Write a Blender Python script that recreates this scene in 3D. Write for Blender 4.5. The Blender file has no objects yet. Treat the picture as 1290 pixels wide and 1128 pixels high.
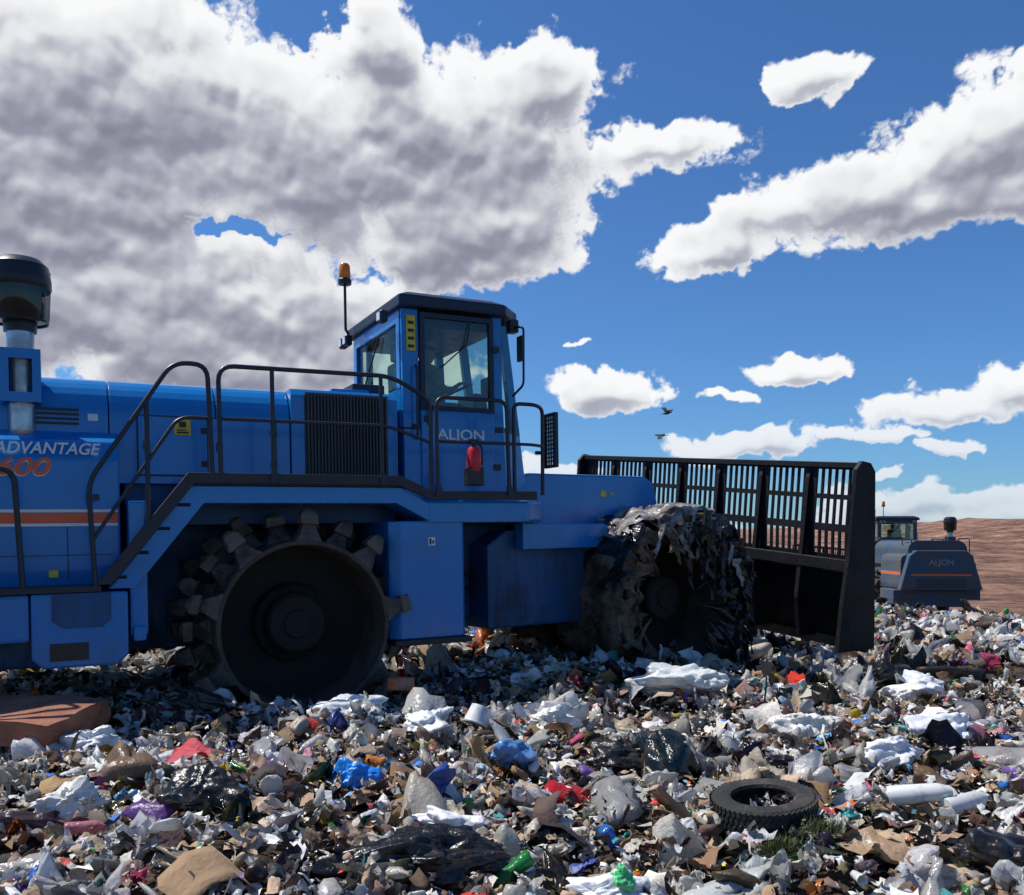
import bpy, bmesh, math, numpy as np
from mathutils import Vector, Matrix
R=math.radians
rng=np.random.default_rng(7)
scene=bpy.context.scene
COL=scene.collection
# ---------------------------------------------------------------- materials
def newmat(name):
    m=bpy.data.materials.new(name); m.use_nodes=True
    nt=m.node_tree; b=nt.nodes['Principled BSDF']
    return m,nt,b
def mat(name,col,rough=.5,metal=0,col2=None,scale=3,lo=.45,hi=.75,bump=0,bscale=40,coat=0,detail=6,wear=None,spec=.5):
    m,nt,b=newmat(name); N=nt.nodes; L=nt.links
    b.inputs['Roughness'].default_value=rough; b.inputs['Metallic'].default_value=metal
    b.inputs['Coat Weight'].default_value=coat; b.inputs['Specular IOR Level'].default_value=spec
    b.inputs['Base Color'].default_value=(*col,1)
    tc=N.new('ShaderNodeTexCoord')
    if col2:
        n=N.new('ShaderNodeTexNoise'); n.inputs['Scale'].default_value=scale; n.inputs['Detail'].default_value=detail
        n.inputs['Roughness'].default_value=.65
        L.new(tc.outputs['Object'],n.inputs['Vector'])
        mr=N.new('ShaderNodeMapRange'); mr.inputs[1].default_value=lo; mr.inputs[2].default_value=hi
        L.new(n.outputs['Fac'],mr.inputs[0])
        mx=N.new('ShaderNodeMix'); mx.data_type='RGBA'
        mx.inputs[6].default_value=(*col,1); mx.inputs[7].default_value=(*col2,1)
        L.new(mr.outputs[0],mx.inputs[0]); last=mx.outputs[2]
        if wear:
            g=N.new('ShaderNodeNewGeometry'); w=N.new('ShaderNodeMapRange'); w.inputs[1].default_value=.58; w.inputs[2].default_value=.72; w.inputs[4].default_value=.8; L.new(g.outputs['Pointiness'],w.inputs[0])
            m2=N.new('ShaderNodeMix'); m2.data_type='RGBA'; m2.inputs[7].default_value=(*wear,1); L.new(w.outputs[0],m2.inputs[0]); L.new(last,m2.inputs[6]); last=m2.outputs[2]
        L.new(last,b.inputs['Base Color'])
        mr2=N.new('ShaderNodeMapRange'); mr2.inputs[3].default_value=rough; mr2.inputs[4].default_value=min(1,rough+.35)
        L.new(mr.outputs[0],mr2.inputs[0]); L.new(mr2.outputs[0],b.inputs['Roughness'])
    if bump:
        n2=N.new('ShaderNodeTexNoise'); n2.inputs['Scale'].default_value=bscale; n2.inputs['Detail'].default_value=5
        L.new(tc.outputs['Object'],n2.inputs['Vector'])
        bp=N.new('ShaderNodeBump'); bp.inputs['Strength'].default_value=bump; bp.inputs['Distance'].default_value=.02
        L.new(n2.outputs['Fac'],bp.inputs['Height']); L.new(bp.outputs[0],b.inputs['Normal'])
    return m
def dusty_paint(name,col,grime,rough,coat,zlo,zhi,amt):
    m,nt,b=newmat(name); N=nt.nodes; L=nt.links
    tc=N.new('ShaderNodeTexCoord'); sp=N.new('ShaderNodeSeparateXYZ'); L.new(tc.outputs['Object'],sp.inputs[0])
    def nz(sc,det,vec): 
        k=N.new('ShaderNodeTexNoise'); k.inputs['Scale'].default_value=sc; k.inputs['Detail'].default_value=det; k.inputs['Roughness'].default_value=.7; L.new(vec,k.inputs['Vector']); return k.outputs['Fac']
    mp=N.new('ShaderNodeMapping'); mp.inputs['Scale'].default_value=(9,9,.7); L.new(tc.outputs['Object'],mp.inputs[0])
    a=nz(1.7,8,tc.outputs['Object']); r=nz(1.6,5,mp.outputs[0])
    def mr(x,i0,i1,o0=0,o1=1):
        k=N.new('ShaderNodeMapRange'); k.inputs[1].default_value=i0; k.inputs[2].default_value=i1; k.inputs[3].default_value=o0; k.inputs[4].default_value=o1; L.new(x,k.inputs[0]); return k.outputs[0]
    def ma(op,x,y):
        k=N.new('ShaderNodeMath'); k.operation=op
        for i,v in enumerate((x,y)):
            if isinstance(v,(int,float)): k.inputs[i].default_value=v
            else: L.new(v,k.inputs[i])
        return k.outputs[0]
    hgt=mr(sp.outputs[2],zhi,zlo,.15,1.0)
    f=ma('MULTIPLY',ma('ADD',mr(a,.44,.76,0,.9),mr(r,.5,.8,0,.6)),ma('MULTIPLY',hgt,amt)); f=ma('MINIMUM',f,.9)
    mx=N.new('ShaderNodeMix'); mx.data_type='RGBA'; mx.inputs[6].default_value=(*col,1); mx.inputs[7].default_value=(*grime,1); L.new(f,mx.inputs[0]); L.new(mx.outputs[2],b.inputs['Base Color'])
    L.new(mr(f,0,.6,rough,.75),b.inputs['Roughness']); b.inputs['Coat Weight'].default_value=coat; b.inputs['Coat Roughness'].default_value=.12
    n2=nz(1.1,3,tc.outputs['Object']); bp=N.new('ShaderNodeBump'); bp.inputs['Strength'].default_value=.25; bp.inputs['Distance'].default_value=.02; L.new(n2,bp.inputs['Height']); L.new(bp.outputs[0],b.inputs['Normal'])
    return m
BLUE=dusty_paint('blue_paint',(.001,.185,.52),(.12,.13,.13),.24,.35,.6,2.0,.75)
BLUED=dusty_paint('blue_paint_grimy_shaded',(.002,.075,.21),(.045,.038,.033),.4,0,.5,2.2,1.4)  # grime, plus chassis shade painted in as a darker base blue
DUSTY=mat('dusty_blue_paint',(.02,.075,.14),.65,0,(.09,.09,.088),1.3,.35,.65)
DULLW=mat('faded_vinyl',(.22,.24,.26),.6)
NAVY=mat('dark_painted_steel',(.008,.016,.038),.42,0,(.035,.033,.035),3,.5,.8,.1,40)
BLADEM=mat('blade_steel',(.004,.005,.008),.62,0,(.016,.013,.012),2.2,.5,.8,.25,25,spec=.3)
BLACK=mat('black_plastic',(.012,.012,.014),.35,0,(.03,.028,.025),6,.5,.8)
DECK=mat('deck_steel',(.02,.022,.03),.55,0,(.06,.05,.045),5,.45,.7,.15,60)
RAIL=mat('rail_paint',(.018,.02,.028),.4)
STEEL=mat('worn_steel',(.04,.032,.027),.6,.2,(.13,.095,.07),5,.42,.68,.5,30)
TOOTH=mat('tooth_steel',(.085,.068,.055),.55,.25,(.03,.023,.019),6,.45,.62,.7,24,wear=(.22,.18,.14))
INNER=mat('drum_interior',(.010,.009,.009),.7,.1,(.030,.024,.02),4,.45,.75,.4,30)  # near-black colour paints in the shade deep inside the drum
BARREL=mat('drum_barrel',(.06,.047,.038),.65,.1,(.14,.10,.07),4,.4,.7,.4,30)  # lighter than the disc: light on the inner wall put into its colour
CHROME=mat('steel_pipe',(.5,.5,.5),.28,.9,(.35,.33,.3),5,.4,.7)
WHITE=mat('white_vinyl',(.75,.75,.74),.4)
ORANGE=mat('orange_vinyl',(.80,.13,.03),.4)
REDM=mat('red_paint',(.62,.015,.02),.3,0,(.4,.02,.02),8)
YELLOW=mat('yellow_label',(.75,.55,.03),.45,0,(.5,.36,.03),9)
AMBER,nt,b=newmat('amber_lens'); b.inputs['Base Color'].default_value=(.95,.25,.01,1); b.inputs['Roughness'].default_value=.2
b.inputs['Transmission Weight'].default_value=.3
GRILL=mat('grille_metal',(.06,.062,.07),.45,.3,(.13,.12,.11),10)
def glass(name,tint,gl):
    m=bpy.data.materials.new(name); m.use_nodes=True; nt=m.node_tree; nt.nodes.clear()
    o=nt.nodes.new('ShaderNodeOutputMaterial'); mx=nt.nodes.new('ShaderNodeMixShader')
    t=nt.nodes.new('ShaderNodeBsdfTransparent'); g=nt.nodes.new('ShaderNodeBsdfGlossy')
    t.inputs[0].default_value=(*tint,1); g.inputs['Roughness'].default_value=.04; g.inputs[0].default_value=(.9,.95,.95,1)
    mx.inputs[0].default_value=gl
    nt.links.new(t.outputs[0],mx.inputs[1]); nt.links.new(g.outputs[0],mx.inputs[2]); nt.links.new(mx.outputs[0],o.inputs[0])
    return m
GLASS=glass('tinted_glass',(.82,.92,.86),.07)
GLASSD=glass('tinted_glass_dark',(.74,.82,.78),.05)
SMOKE=glass('smoked_plastic',(.35,.35,.36),.05)
# ---------------------------------------------------------------- mesh helpers
def link(o,parent=None):
    COL.objects.link(o)
    if parent: o.parent=parent
    return o
def bm_obj(name,bm,m,parent=None,smooth=False):
    me=bpy.data.meshes.new(name); bm.normal_update(); bm.to_mesh(me); bm.free()
    me.materials.append(m)
    if smooth: me.shade_smooth()
    return link(bpy.data.objects.new(name,me),parent)
def add_box(bm,x0,x1,y0,y1,z0,z1):
    vs=[bm.verts.new(p) for p in [(x0,y0,z0),(x1,y0,z0),(x1,y1,z0),(x0,y1,z0),(x0,y0,z1),(x1,y0,z1),(x1,y1,z1),(x0,y1,z1)]]
    for f in [(0,3,2,1),(4,5,6,7),(0,1,5,4),(1,2,6,5),(2,3,7,6),(3,0,4,7)]:
        bm.faces.new([vs[i] for i in f])
def bevel_all(bm,w,seg=2):
    if w>0: bmesh.ops.bevel(bm,geom=bm.edges[:],offset=w,segments=seg,affect='EDGES',profile=.6,clamp_overlap=True)
def box(name,x0,x1,y0,y1,z0,z1,m,p,bev=.015):
    bm=bmesh.new(); add_box(bm,x0,x1,y0,y1,z0,z1); bevel_all(bm,bev); return bm_obj(name,bm,m,p)
def boxes(name,lst,m,p,bev=0):
    bm=bmesh.new()
    for l in lst: add_box(bm,*l)
    bevel_all(bm,bev,1); return bm_obj(name,bm,m,p)
def prism(name,pts,a0,a1,axis,m,p,bev=.012):
    bm=bmesh.new()
    def P(u,v,a):
        return {'y':(u,a,v),'z':(u,v,a),'x':(a,u,v)}[axis]
    A=[bm.verts.new(P(u,v,a0)) for u,v in pts]; B=[bm.verts.new(P(u,v,a1)) for u,v in pts]
    n=len(pts); bm.faces.new(A); bm.faces.new(B[::-1])
    for i in range(n): bm.faces.new([A[i],B[i],B[(i+1)%n],A[(i+1)%n]])
    bmesh.ops.recalc_face_normals(bm,faces=bm.faces[:]); bevel_all(bm,bev); return bm_obj(name,bm,m,p)
def loft(name,bot,top,m,p,bev=0):
    bm=bmesh.new(); A=[bm.verts.new(v) for v in bot]; B=[bm.verts.new(v) for v in top]; n=len(bot)
    bm.faces.new(A); bm.faces.new(B[::-1])
    for i in range(n): bm.faces.new([A[i],B[i],B[(i+1)%n],A[(i+1)%n]])
    bmesh.ops.recalc_face_normals(bm,faces=bm.faces[:]); bevel_all(bm,bev); return bm_obj(name,bm,m,p)
def tube(name,path,r,m,p,fil=.1,closed=False):
    P=[Vector(q) for q in path]; out=[P[0]]
    for i in range(1,len(P)-1):
        a,b_,c=P[i-1],P[i],P[i+1]; d1=min(fil,(a-b_).length*.45); d2=min(fil,(c-b_).length*.45)
        s=b_+(a-b_).normalized()*d1; e=b_+(c-b_).normalized()*d2
        for t in np.linspace(0,1,6): out.append(s*(1-t)**2+b_*2*t*(1-t)+e*t*t)
    out.append(P[-1])
    cu=bpy.data.curves.new(name,'CURVE'); cu.dimensions='3D'; sp=cu.splines.new('POLY'); sp.points.add(len(out)-1)
    for i,q in enumerate(out): sp.points[i].co=(*q,1)
    cu.bevel_depth=r; cu.bevel_resolution=3; cu.use_fill_caps=True; cu.materials.append(m)
    return link(bpy.data.objects.new(name,cu),p)
def lathe(name,prof,m,p,loc=(0,0,0),axis='z',seg=32,smooth=True):
    bm=bmesh.new(); rings=[]
    for r,h in prof:
        ring=[]
        for i in range(seg):
            a=2*math.pi*i/seg; c,s=r*math.cos(a),r*math.sin(a)
            ring.append(bm.verts.new((c,s,h) if axis=='z' else (c,h,s)))
        rings.append(ring)
    for j in range(len(rings)-1):
        for i in range(seg): bm.faces.new([rings[j][i],rings[j][(i+1)%seg],rings[j+1][(i+1)%seg],rings[j+1][i]])
    bmesh.ops.remove_doubles(bm,verts=bm.verts[:],dist=1e-5)
    bmesh.ops.recalc_face_normals(bm,faces=bm.faces[:])
    o=bm_obj(name,bm,m,p); o.location=loc
    if smooth:
        o.data.shade_smooth()
        o.data.set_sharp_from_angle(angle=R(35))
    return o
def text(name,s,size,loc,m,p,rz=0,shear=0,ext=.003,sx=1):
    cu=bpy.data.curves.new(name,'FONT'); cu.body=s; cu.size=size; cu.shear=shear; cu.extrude=ext; cu.offset=size*.018
    cu.materials.append(m); o=link(bpy.data.objects.new(name,cu),p); o.location=loc
    o.rotation_euler=(R(90),0,R(rz)); o.scale=(sx,1,1); return o
def empty(name,loc=(0,0,0),rot=(0,0,0),parent=None):
    e=bpy.data.objects.new(name,None); e.empty_display_size=.3; e.location=loc; e.rotation_euler=rot
    return link(e,parent)
# ---------------------------------------------------------------- wheel
def wheel(name,parent,loc,ang,W=1.3,flip=False,sc=1.0):
    e=empty(name,loc,(0,0,R(180) if flip else 0),parent); e.scale=(sc,1,sc)
    prof=[(.705,.03),(.71,0),(.745,-.004),(.755,.03),(.75,W),(.0,W)]
    lathe('drum',prof,STEEL,e,axis='y',seg=72)
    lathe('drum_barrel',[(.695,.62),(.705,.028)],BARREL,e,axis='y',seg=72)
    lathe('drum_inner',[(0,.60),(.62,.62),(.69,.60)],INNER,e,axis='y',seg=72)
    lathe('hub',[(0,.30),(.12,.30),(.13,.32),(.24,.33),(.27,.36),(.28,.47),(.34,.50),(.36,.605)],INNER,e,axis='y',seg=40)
    bm=bmesh.new()
    for i in range(16):
        a=2*math.pi*i/16; c,s=.31*math.cos(a),.31*math.sin(a); add_box(bm,c-.015,c+.015,.46,.5,s-.015,s+.015)
    bm_obj('bolts',bm,INNER,e)
    bm=bmesh.new(); rr=np.random.default_rng(3)
    rows=5
    for j in range(rows):
        y=.10+j*(W-.22)/(rows-1)
        for i in range(9):
            a=2*math.pi*(i+(j*.37)%1)/9+ang+rr.normal(0,.02)
            u=Vector((math.cos(a),0,math.sin(a))); tdir=Vector((-math.sin(a),0,math.cos(a))); yd=Vector((0,1,0))
            L=1+rr.normal(0,.03); sk=rr.normal(0,.012)
            secs=[(.735,.115,.10),(.75,.112,.098),(.79,.09,.085),(.87,.056,.064),(.88,.055,.062),(.895,.078,.08),(.905,.080,.082),(.96,.074,.077),(.975,.070,.073),(1.01*L,.050,.06),(1.035*L,.026,.035)]
            prev=None
            for r,a_,b_ in secs:
                jt=rr.normal(0,.004,8)
                ring=[bm.verts.new(u*(r+jt[q_])+tdir*(sx*a_+sk*(r-.73)*6+jt[q_+4])+yd*(y+sy*b_)) for q_,(sx,sy) in enumerate(((-1,-1),(1,-1),(1,1),(-1,1)))]
                if prev:
                    for k in range(4): bm.faces.new([prev[k],prev[(k+1)%4],ring[(k+1)%4],ring[k]])
                prev=ring
            bm.faces.new(prev)
    bmesh.ops.recalc_face_normals(bm,faces=bm.faces[:])
    bm_obj('teeth',bm,TOOTH,e)
    return e
# ---------------------------------------------------------------- compactor
def build_compactor(name):
    M=empty(name)
    wheel('rear_wheel',M,(.06,0,.81),.12,sc=1.05)
    wheel('rear_wheel_far',M,(.06,3.2,.81),.3,flip=True,sc=1.05)
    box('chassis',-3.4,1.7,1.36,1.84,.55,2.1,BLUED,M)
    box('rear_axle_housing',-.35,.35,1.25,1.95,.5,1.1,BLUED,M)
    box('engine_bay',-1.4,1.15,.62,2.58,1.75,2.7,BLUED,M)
    hp=[(.52,2.12),(.52,2.70)]+[(.52+.36*(1-math.cos(a)),2.70+.37*math.sin(a)) for a in np.linspace(.15,math.pi/2,8)]
    hp=hp+[(3.2-t,z) for t,z in hp[::-1]]
    for i,(a,b_) in enumerate([(-3.7,-1.52),(-1.51,-.62),(-.61,.06)]):
        prism('hood_%d'%i,hp,a,b_,'x',BLUE,M,0.006)
    prism('radiator_housing',[(.50,2.12),(.50,2.98),(.56,3.05),(2.64,3.05),(2.70,2.98),(2.70,2.12)],.07,1.14,'x',BLUE,M)
    box('grille_back',.2,1.03,.488,.53,2.2,2.99,BLACK,M,0)
    sl=[(.22+i*.0325,.232+i*.0325,.462,.487,2.2,2.99) for i in range(25)]
    boxes('grille_slats',sl+[(.2,1.03,.466,.486,2.18,2.2),(.2,1.03,.466,.486,2.99,3.01)],GRILL,M)
    box('hood_cap',.55,.95,.8,2.4,3.05,3.12,BLUE,M,.02)
    box('cooler_box',.8,1.15,.9,2.2,3.1,3.2,NAVY,M,.02)
    for i,s in enumerate([-1.28,-.66]):
        box('access_door_gap_%d'%i,s-.012,s+.592,.508,.518,2.188,2.732,BLACK,M,0)
        box('access_door_%d'%i,s,s+.58,.496,.515,2.2,2.72,BLUE,M,.006)
        boxes('hinges_%d'%i,[(s+.53,s+.59,.482,.495,2.28,2.33),(s+.53,s+.59,.482,.495,2.58,2.63),(s+.04,s+.09,.482,.495,2.42,2.5)],BLACK,M)
    box('warning_label',-.98,-.84,.489,.494,2.56,2.7,YELLOW,M,0)
    boxes('warning_print',[(-.96,-.86,.486,.4885,2.575,2.59),(-.96,-.88,.486,.4885,2.6,2.61),(-.94,-.88,.486,.4885,2.63,2.68)],BLACK,M)
    boxes('louvers',[(-3.2+.0,-2.75,.508,.53,2.55+i*.045,2.575+i*.045) for i in range(5)]+[(-2.1,-1.75,.508,.53,2.62+i*.04,2.64+i*.04) for i in range(4)],BLACK,M)
    sp=[(.30,1.24),(.27,1.4),(.27,2.3),(.32,2.46),(.51,2.56),(2.69,2.56),(2.88,2.46),(2.93,2.3),(2.93,1.4),(2.9,1.24)]
    prism('side_tank',sp,-3.62,-1.45,'x',BLUE,M,.02)
    boxes('tank_seam',[(-1.86,-1.852,.266,.272,1.3,1.74),(-3.5,-1.5,.266,.272,1.50,1.506)],BLACK,M)
    prism('rear_cowl',[(.1,1.22),(.45,2.5),(.7,2.7),(2.5,2.7),(2.75,2.5),(3.1,1.22)],-4.05,-3.71,'x',BLUE,M,.04)
    text('lettering_rear','ALJON',.30,(-4.056,2.05,2.15),WHITE,M,rz=-90)
    box('rear_stripe',-4.056,-4.051,.5,2.7,1.75,1.81,ORANGE,M,0)
    boxes('rear_grille',[(-4.056,-4.051,.7,2.5,1.3+i*.06,1.33+i*.06) for i in range(6)],BLACK,M)
    for t in (.55,2.65):
        tube('rear_rail_%d'%int(t),[(-3.95,t,2.6),(-3.95,t,3.15),(-3.0,t,3.15),(-3.0,t,2.9)],.02,RAIL,M,.1)
    for i,(t0,t1) in enumerate([(.262,.268),(2.932,2.938)]):
        box('stripe_white_%d'%i,-3.6,-1.47,t0,t1,1.86,1.885,WHITE,M,0)
        box('stripe_orange_%d'%i,-3.6,-1.47,t0,t1,1.775,1.855,ORANGE,M,0)
        box('stripe_white_low_%d'%i,-3.6,-1.47,t0,t1,1.745,1.77,WHITE,M,0)
    text('lettering_model','ADVANTAGE',.135,(-2.38,.262,2.345),WHITE,M,shear=.25,sx=.95)
    text('lettering_number','600',.2,(-2.38,.262,2.17),ORANGE,M,shear=.25,sx=1.3)
    text('lettering_number_back','600',.2,(-2.39,.266,2.16),WHITE,M,shear=.25,sx=1.33,ext=.002)
    box('flag_label',-1.68,-1.6,.512,.517,2.66,2.72,WHITE,M,0)
    box('warning_label_low',-2.0,-1.93,.262,.268,1.32,1.38,YELLOW,M,0)
    prism('step_box',[(-2.13,1.2),(-2.13,.68),(-2.05,.6),(-1.5,.6),(-1.42,.68),(-1.42,1.2)],-.02,.9,'y',BLUE,M,.02)
    box('step_notch_shade',-2.0,-1.72,-.03,.05,.66,.8,BLACK,M,0)  # black box painted as the notch's shade; nothing is cut out
    prism('step_inset',[(-1.98,1.2),(-1.98,.98),(-1.9,.92),(-1.62,.92),(-1.55,.98),(-1.55,1.2)],-.035,-.01,'y',BLUED,M,.006)
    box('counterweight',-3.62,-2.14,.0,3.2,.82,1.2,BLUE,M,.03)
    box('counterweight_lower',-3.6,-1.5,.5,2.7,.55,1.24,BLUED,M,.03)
    box('wheel_arch_post',-1.40,-1.26,.06,1.3,.82,1.95,BLUE,M,.02)
    box('rear_lug',-1.38,-1.28,-.01,.1,.78,.9,BLUE,M,.02)
    prism('fender_bracket',[(-1.56,1.22),(-.90,2.08),(1.0,2.08),(1.28,1.93),(1.28,1.76),(.95,1.93),(-.80,1.93),(-1.36,1.22)],.03,.5,'y',BLUE,M,.008)
    prism('deck_edge',[(-1.66,1.26),(-.93,2.19),(.98,2.19),(1.3,2.05),(2.45,2.05),(2.45,1.965),(1.28,1.965),(.96,2.10),(-.88,2.10),(-1.54,1.26)],-.02,.028,'y',DECK,M,.006)
    box('deck',-.9,1.1,.03,.60,2.085,2.13,DECK,M,.004)
    boxes('stair_treads',[(-1.6+i*.17,-1.42+i*.17,.03,.27,1.3+i*.2,1.33+i*.2) for i in range(4)],DECK,M)
    box('lower_platform',-3.62,-1.62,-.03,.25,1.205,1.255,DECK,M,.006)
    T=.0
    tube('stair_handrail',[(-1.66,T,1.22),(-1.70,T,2.10),(-1.04,T,3.12),(-.76,T,3.12),(-.73,T,2.15)],.021,RAIL,M,.12)
    tube('stair_midrail',[(-1.68,T,1.62),(-1.0,T,2.66),(-.75,T,2.66)],.016,RAIL,M,.1)
    tube('deck_rail',[(-.66,T,2.15),(-.67,T,3.12),(.9,T,3.13),(1.30,T,2.93),(1.29,T,2.0)],.021,RAIL,M,.14)
    tube('deck_midrail',[(-.66,T,2.66),(.86,T,2.66),(1.28,T,2.52)],.016,RAIL,M,.1)
    for i,s in enumerate([-.21,.80]): tube('deck_post_%d'%i,[(s,T,2.13),(s,T,3.125)],.02,RAIL,M)
    for i,s in enumerate([-1.25]): tube('stair_post_%d'%i,[(s,T,1.75),(s,T,2.8)],.02,RAIL,M)
    tube('cab_rail',[(1.36,T,2.02),(1.36,T,2.96),(2.12,T,2.96),(2.14,T,2.02)],.02,RAIL,M,.1)
    tube('cab_rail_front',[(2.2,T,2.02),(2.2,T,2.94),(2.45,T,2.94),(2.6,.12,2.92),(2.6,.14,2.02)],.02,RAIL,M,.08)
    tube('cab_midrail',[(1.36,T,2.53),(2.4,T,2.53),(2.6,.12,2.53)],.016,RAIL,M,.06)
    tube('lower_rail',[(-3.2,T,1.25),(-3.2,T,2.2),(-2.23,T,2.2),(-2.18,T,1.25)],.022,RAIL,M,.12)
    boxes('rail_clamps',[(-1.72,-1.62,-.03,.03,1.95,2.0),(-.24,-.18,-.035,.0,2.1,2.2),(.77,.83,-.035,.0,2.1,2.2),(1.33,1.39,-.035,.0,2.0,2.1),(2.11,2.17,-.035,0,2.0,2.1)],RAIL,M)
    prism('side_column',[(.90,.15),(1.0,.07),(1.64,.07),(1.68,.12),(1.68,1.3),(.90,1.3)],.62,1.76,'z',BLUE,M,.015)
    box('column_foot',.92,1.72,.03,.9,.56,.615,DECK,M,.01)
    box('serial_label',1.28,1.35,.063,.069,1.52,1.6,WHITE,M,0)
    boxes('serial_print',[(1.29,1.31,.06,.0625,1.53,1.59),(1.32,1.34,.06,.0625,1.54,1.57)],BLACK,M)
    prism('cab_platform',[(1.26,.04),(2.38,.04),(2.70,.32),(2.74,.5),(2.74,2.35),(1.26,2.35)],1.74,1.96,'z',BLUE,M,.03)
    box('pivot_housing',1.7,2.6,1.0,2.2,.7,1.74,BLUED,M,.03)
    box('pivot_label',1.85,1.98,.99,.996,1.45,1.62,YELLOW,M,0)
    tube('hydraulic_hose',[(1.75,.95,1.7),(1.9,.85,1.3),(2.3,.9,1.0),(2.8,.9,1.2)],.022,BLACK,M,.2)
    tube('hydraulic_hose_b',[(1.75,.95,1.6),(1.85,.88,1.15),(2.3,.92,.9),(2.8,.9,1.1)],.018,BLACK,M,.2)
    # ---- cab
    pb=[(1.21,.5),(2.36,.5),(2.76,.78),(2.76,1.92),(2.36,2.18),(1.21,2.18)]
    pt=[(1.21,.52),(2.28,.52),(2.53,.78),(2.53,1.92),(2.28,2.16),(1.21,2.16)]
    def lerp(z):
        f=(z-2.0)/1.92; return [(a[0]*(1-f)+b_[0]*f,a[1]*(1-f)+b_[1]*f,z) for a,b_ in zip(pb,pt)]
    C=empty('cab',parent=M)
    loft('cab_base',lerp(1.965),lerp(2.72),BLUE,C,.012)
    sill=lerp(2.72); top=lerp(3.93)
    for i in range(6):
        a=Vector(sill[i]); b_=Vector(top[i]); d=.045
        cx=Vector((1.98,1.34,0)); 
        def sq(p,q=d):
            return [(p.x+sx*q,p.y+sy*q,p.z) for sx,sy in((-1,-1),(1,-1),(1,1),(-1,1))]
        c1=(cx-a); c1.z=0; off=c1.normalized()*d*1.3
        loft('pillar_%d'%i,sq(a+off),sq(b_+off),BLUE,C,.008)
    box('door_rear_pillar',1.215,1.38,.51,.57,2.72,3.93,BLUE,C,.006)
    box('door_panel',1.39,2.22,.478,.52,2.03,2.90,BLUE,C,.01)
    dz0,dz1=2.90,3.90
    boxes('door_frame',[(1.39,1.44,.48,.53,dz0,dz1),(2.17,2.22,.48,.53,dz0,dz1),(1.44,2.17,.48,.53,dz1-.05,dz1),(1.44,2.17,.48,.53,dz0,dz0+.05)],NAVY,C)
    box('door_glass',1.44,2.17,.505,.51,dz0+.05,dz1-.05,GLASSD,C,0)
    box('door_front_pillar',2.225,2.33,.51,.56,2.72,3.93,BLUE,C,.006)
    boxes('door_hinges',[(2.2,2.28,.465,.5,2.3,2.36),(2.2,2.28,.465,.5,3.55,3.61),(1.42,1.5,.46,.48,2.78,2.84)],BLACK,C)
    tube('door_handle',[(1.47,.45,2.75),(1.47,.43,2.9),(1.47,.45,3.0)],.012,BLACK,C,.02)
    tube('grab_rail',[(1.33,.47,2.6),(1.33,.43,2.65),(1.33,.43,3.3),(1.33,.47,3.35)],.013,RAIL,C,.03)
    box('caution_strip',1.25,1.345,.5,.507,3.5,3.86,YELLOW,C,0)
    boxes('caution_print',[(1.265,1.33,.496,.499,3.53+i*.08,3.56+i*.08) for i in range(4)],BLACK,C)
    text('lettering_maker','ALJON',.15,(1.56,.474,2.61),WHITE,C,sx=1.2)
    box('rear_panel',1.2,1.25,.57,2.1,2.72,3.12,BLUE,C,.005)
    boxes('rear_frame',[(1.195,1.25,.57,.66,3.12,3.93),(1.195,1.25,2.02,2.1,3.12,3.93),(1.195,1.25,.66,2.02,3.8,3.93)],BLUE,C)
    box('rear_glass',1.22,1.226,.66,2.02,3.12,3.8,GLASS,C,0)
    def pane(nm,i,j,z0,z1):
        A=lerp(z0); B=lerp(z1); bm=bmesh.new()
        vs=[bm.verts.new(Vector(q)) for q in (A[i],A[j],B[j],B[i])]; bm.faces.new(vs)
        return bm_obj(nm,bm,GLASS,C)
    pane('quarter_glass',1,2,2.72,3.9); pane('windshield',2,3,2.72,3.9); pane('quarter_glass_far',3,4,2.72,3.9); pane('side_glass_far',4,5,2.72,3.9)
    loft('sill_rail',[(q[0],q[1],2.7) for q in lerp(2.7)],[(q[0],q[1],2.76) for q in lerp(2.76)],NAVY,C,0)
    box('seat_base',1.5,2.0,1.0,1.7,2.4,2.95,BLACK,C,.05)
    prism('seat_back',[(1.45,2.8),(1.72,2.8),(1.62,3.55),(1.42,3.55)],1.08,1.64,'y',BLACK,C,.05)
    box('headrest',1.42,1.56,1.2,1.52,3.56,3.76,BLACK,C,.04)
    box('far_door_panel',1.4,2.3,2.08,2.13,2.72,3.2,BLACK,C,.01)
    boxes('far_door_frame',[(1.35,1.42,2.1,2.14,3.2,3.9),(1.9,1.96,2.1,2.14,3.2,3.9)],BLACK,C)
    prism('console',[(2.25,2.7),(2.5,2.7),(2.42,3.2),(2.28,3.22)],1.1,1.6,'y',BLACK,C,.03)
    box('monitor',2.3,2.34,.75,1.0,3.1,3.35,BLACK,C,.015)
    sw=lathe('steering_wheel',[(.19,-.012),(.205,0),(.19,.012),(.178,0),(.19,-.012)],BLACK,C,(2.17,1.35,3.27),seg=24); sw.rotation_euler=(0,R(-25),0)
    box('headliner',1.25,2.3,.6,2.1,3.78,3.92,BLACK,C,.01)
    def off(z,k,dx=0): 
        return [(1.98+(q[0]-1.9)*k+dx-.06,1.34+(q[1]-1.34)*k,z) for q in lerp(3.93)]
    loft('roof',off(3.935,1.12),off(4.05,1.12),NAVY,C,.02)
    loft('roof_top',off(4.052,1.10),off(4.125,.90),NAVY,C,.02)
    boxes('work_lights',[(1.02,1.1,1.85+i*.16,1.97+i*.16,3.8,3.92) for i in range(2)]+[(1.02,1.1,.62,.74,3.8,3.92),(2.42,2.52,.46,.58,3.78,3.92)],BLACK,C,.012)
    boxes('work_light_lens',[(1.012,1.019,1.865+i*.16,1.955+i*.16,3.82,3.9) for i in range(2)]+[(1.012,1.019,.635,.725,3.82,3.9)],WHITE,C)
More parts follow.
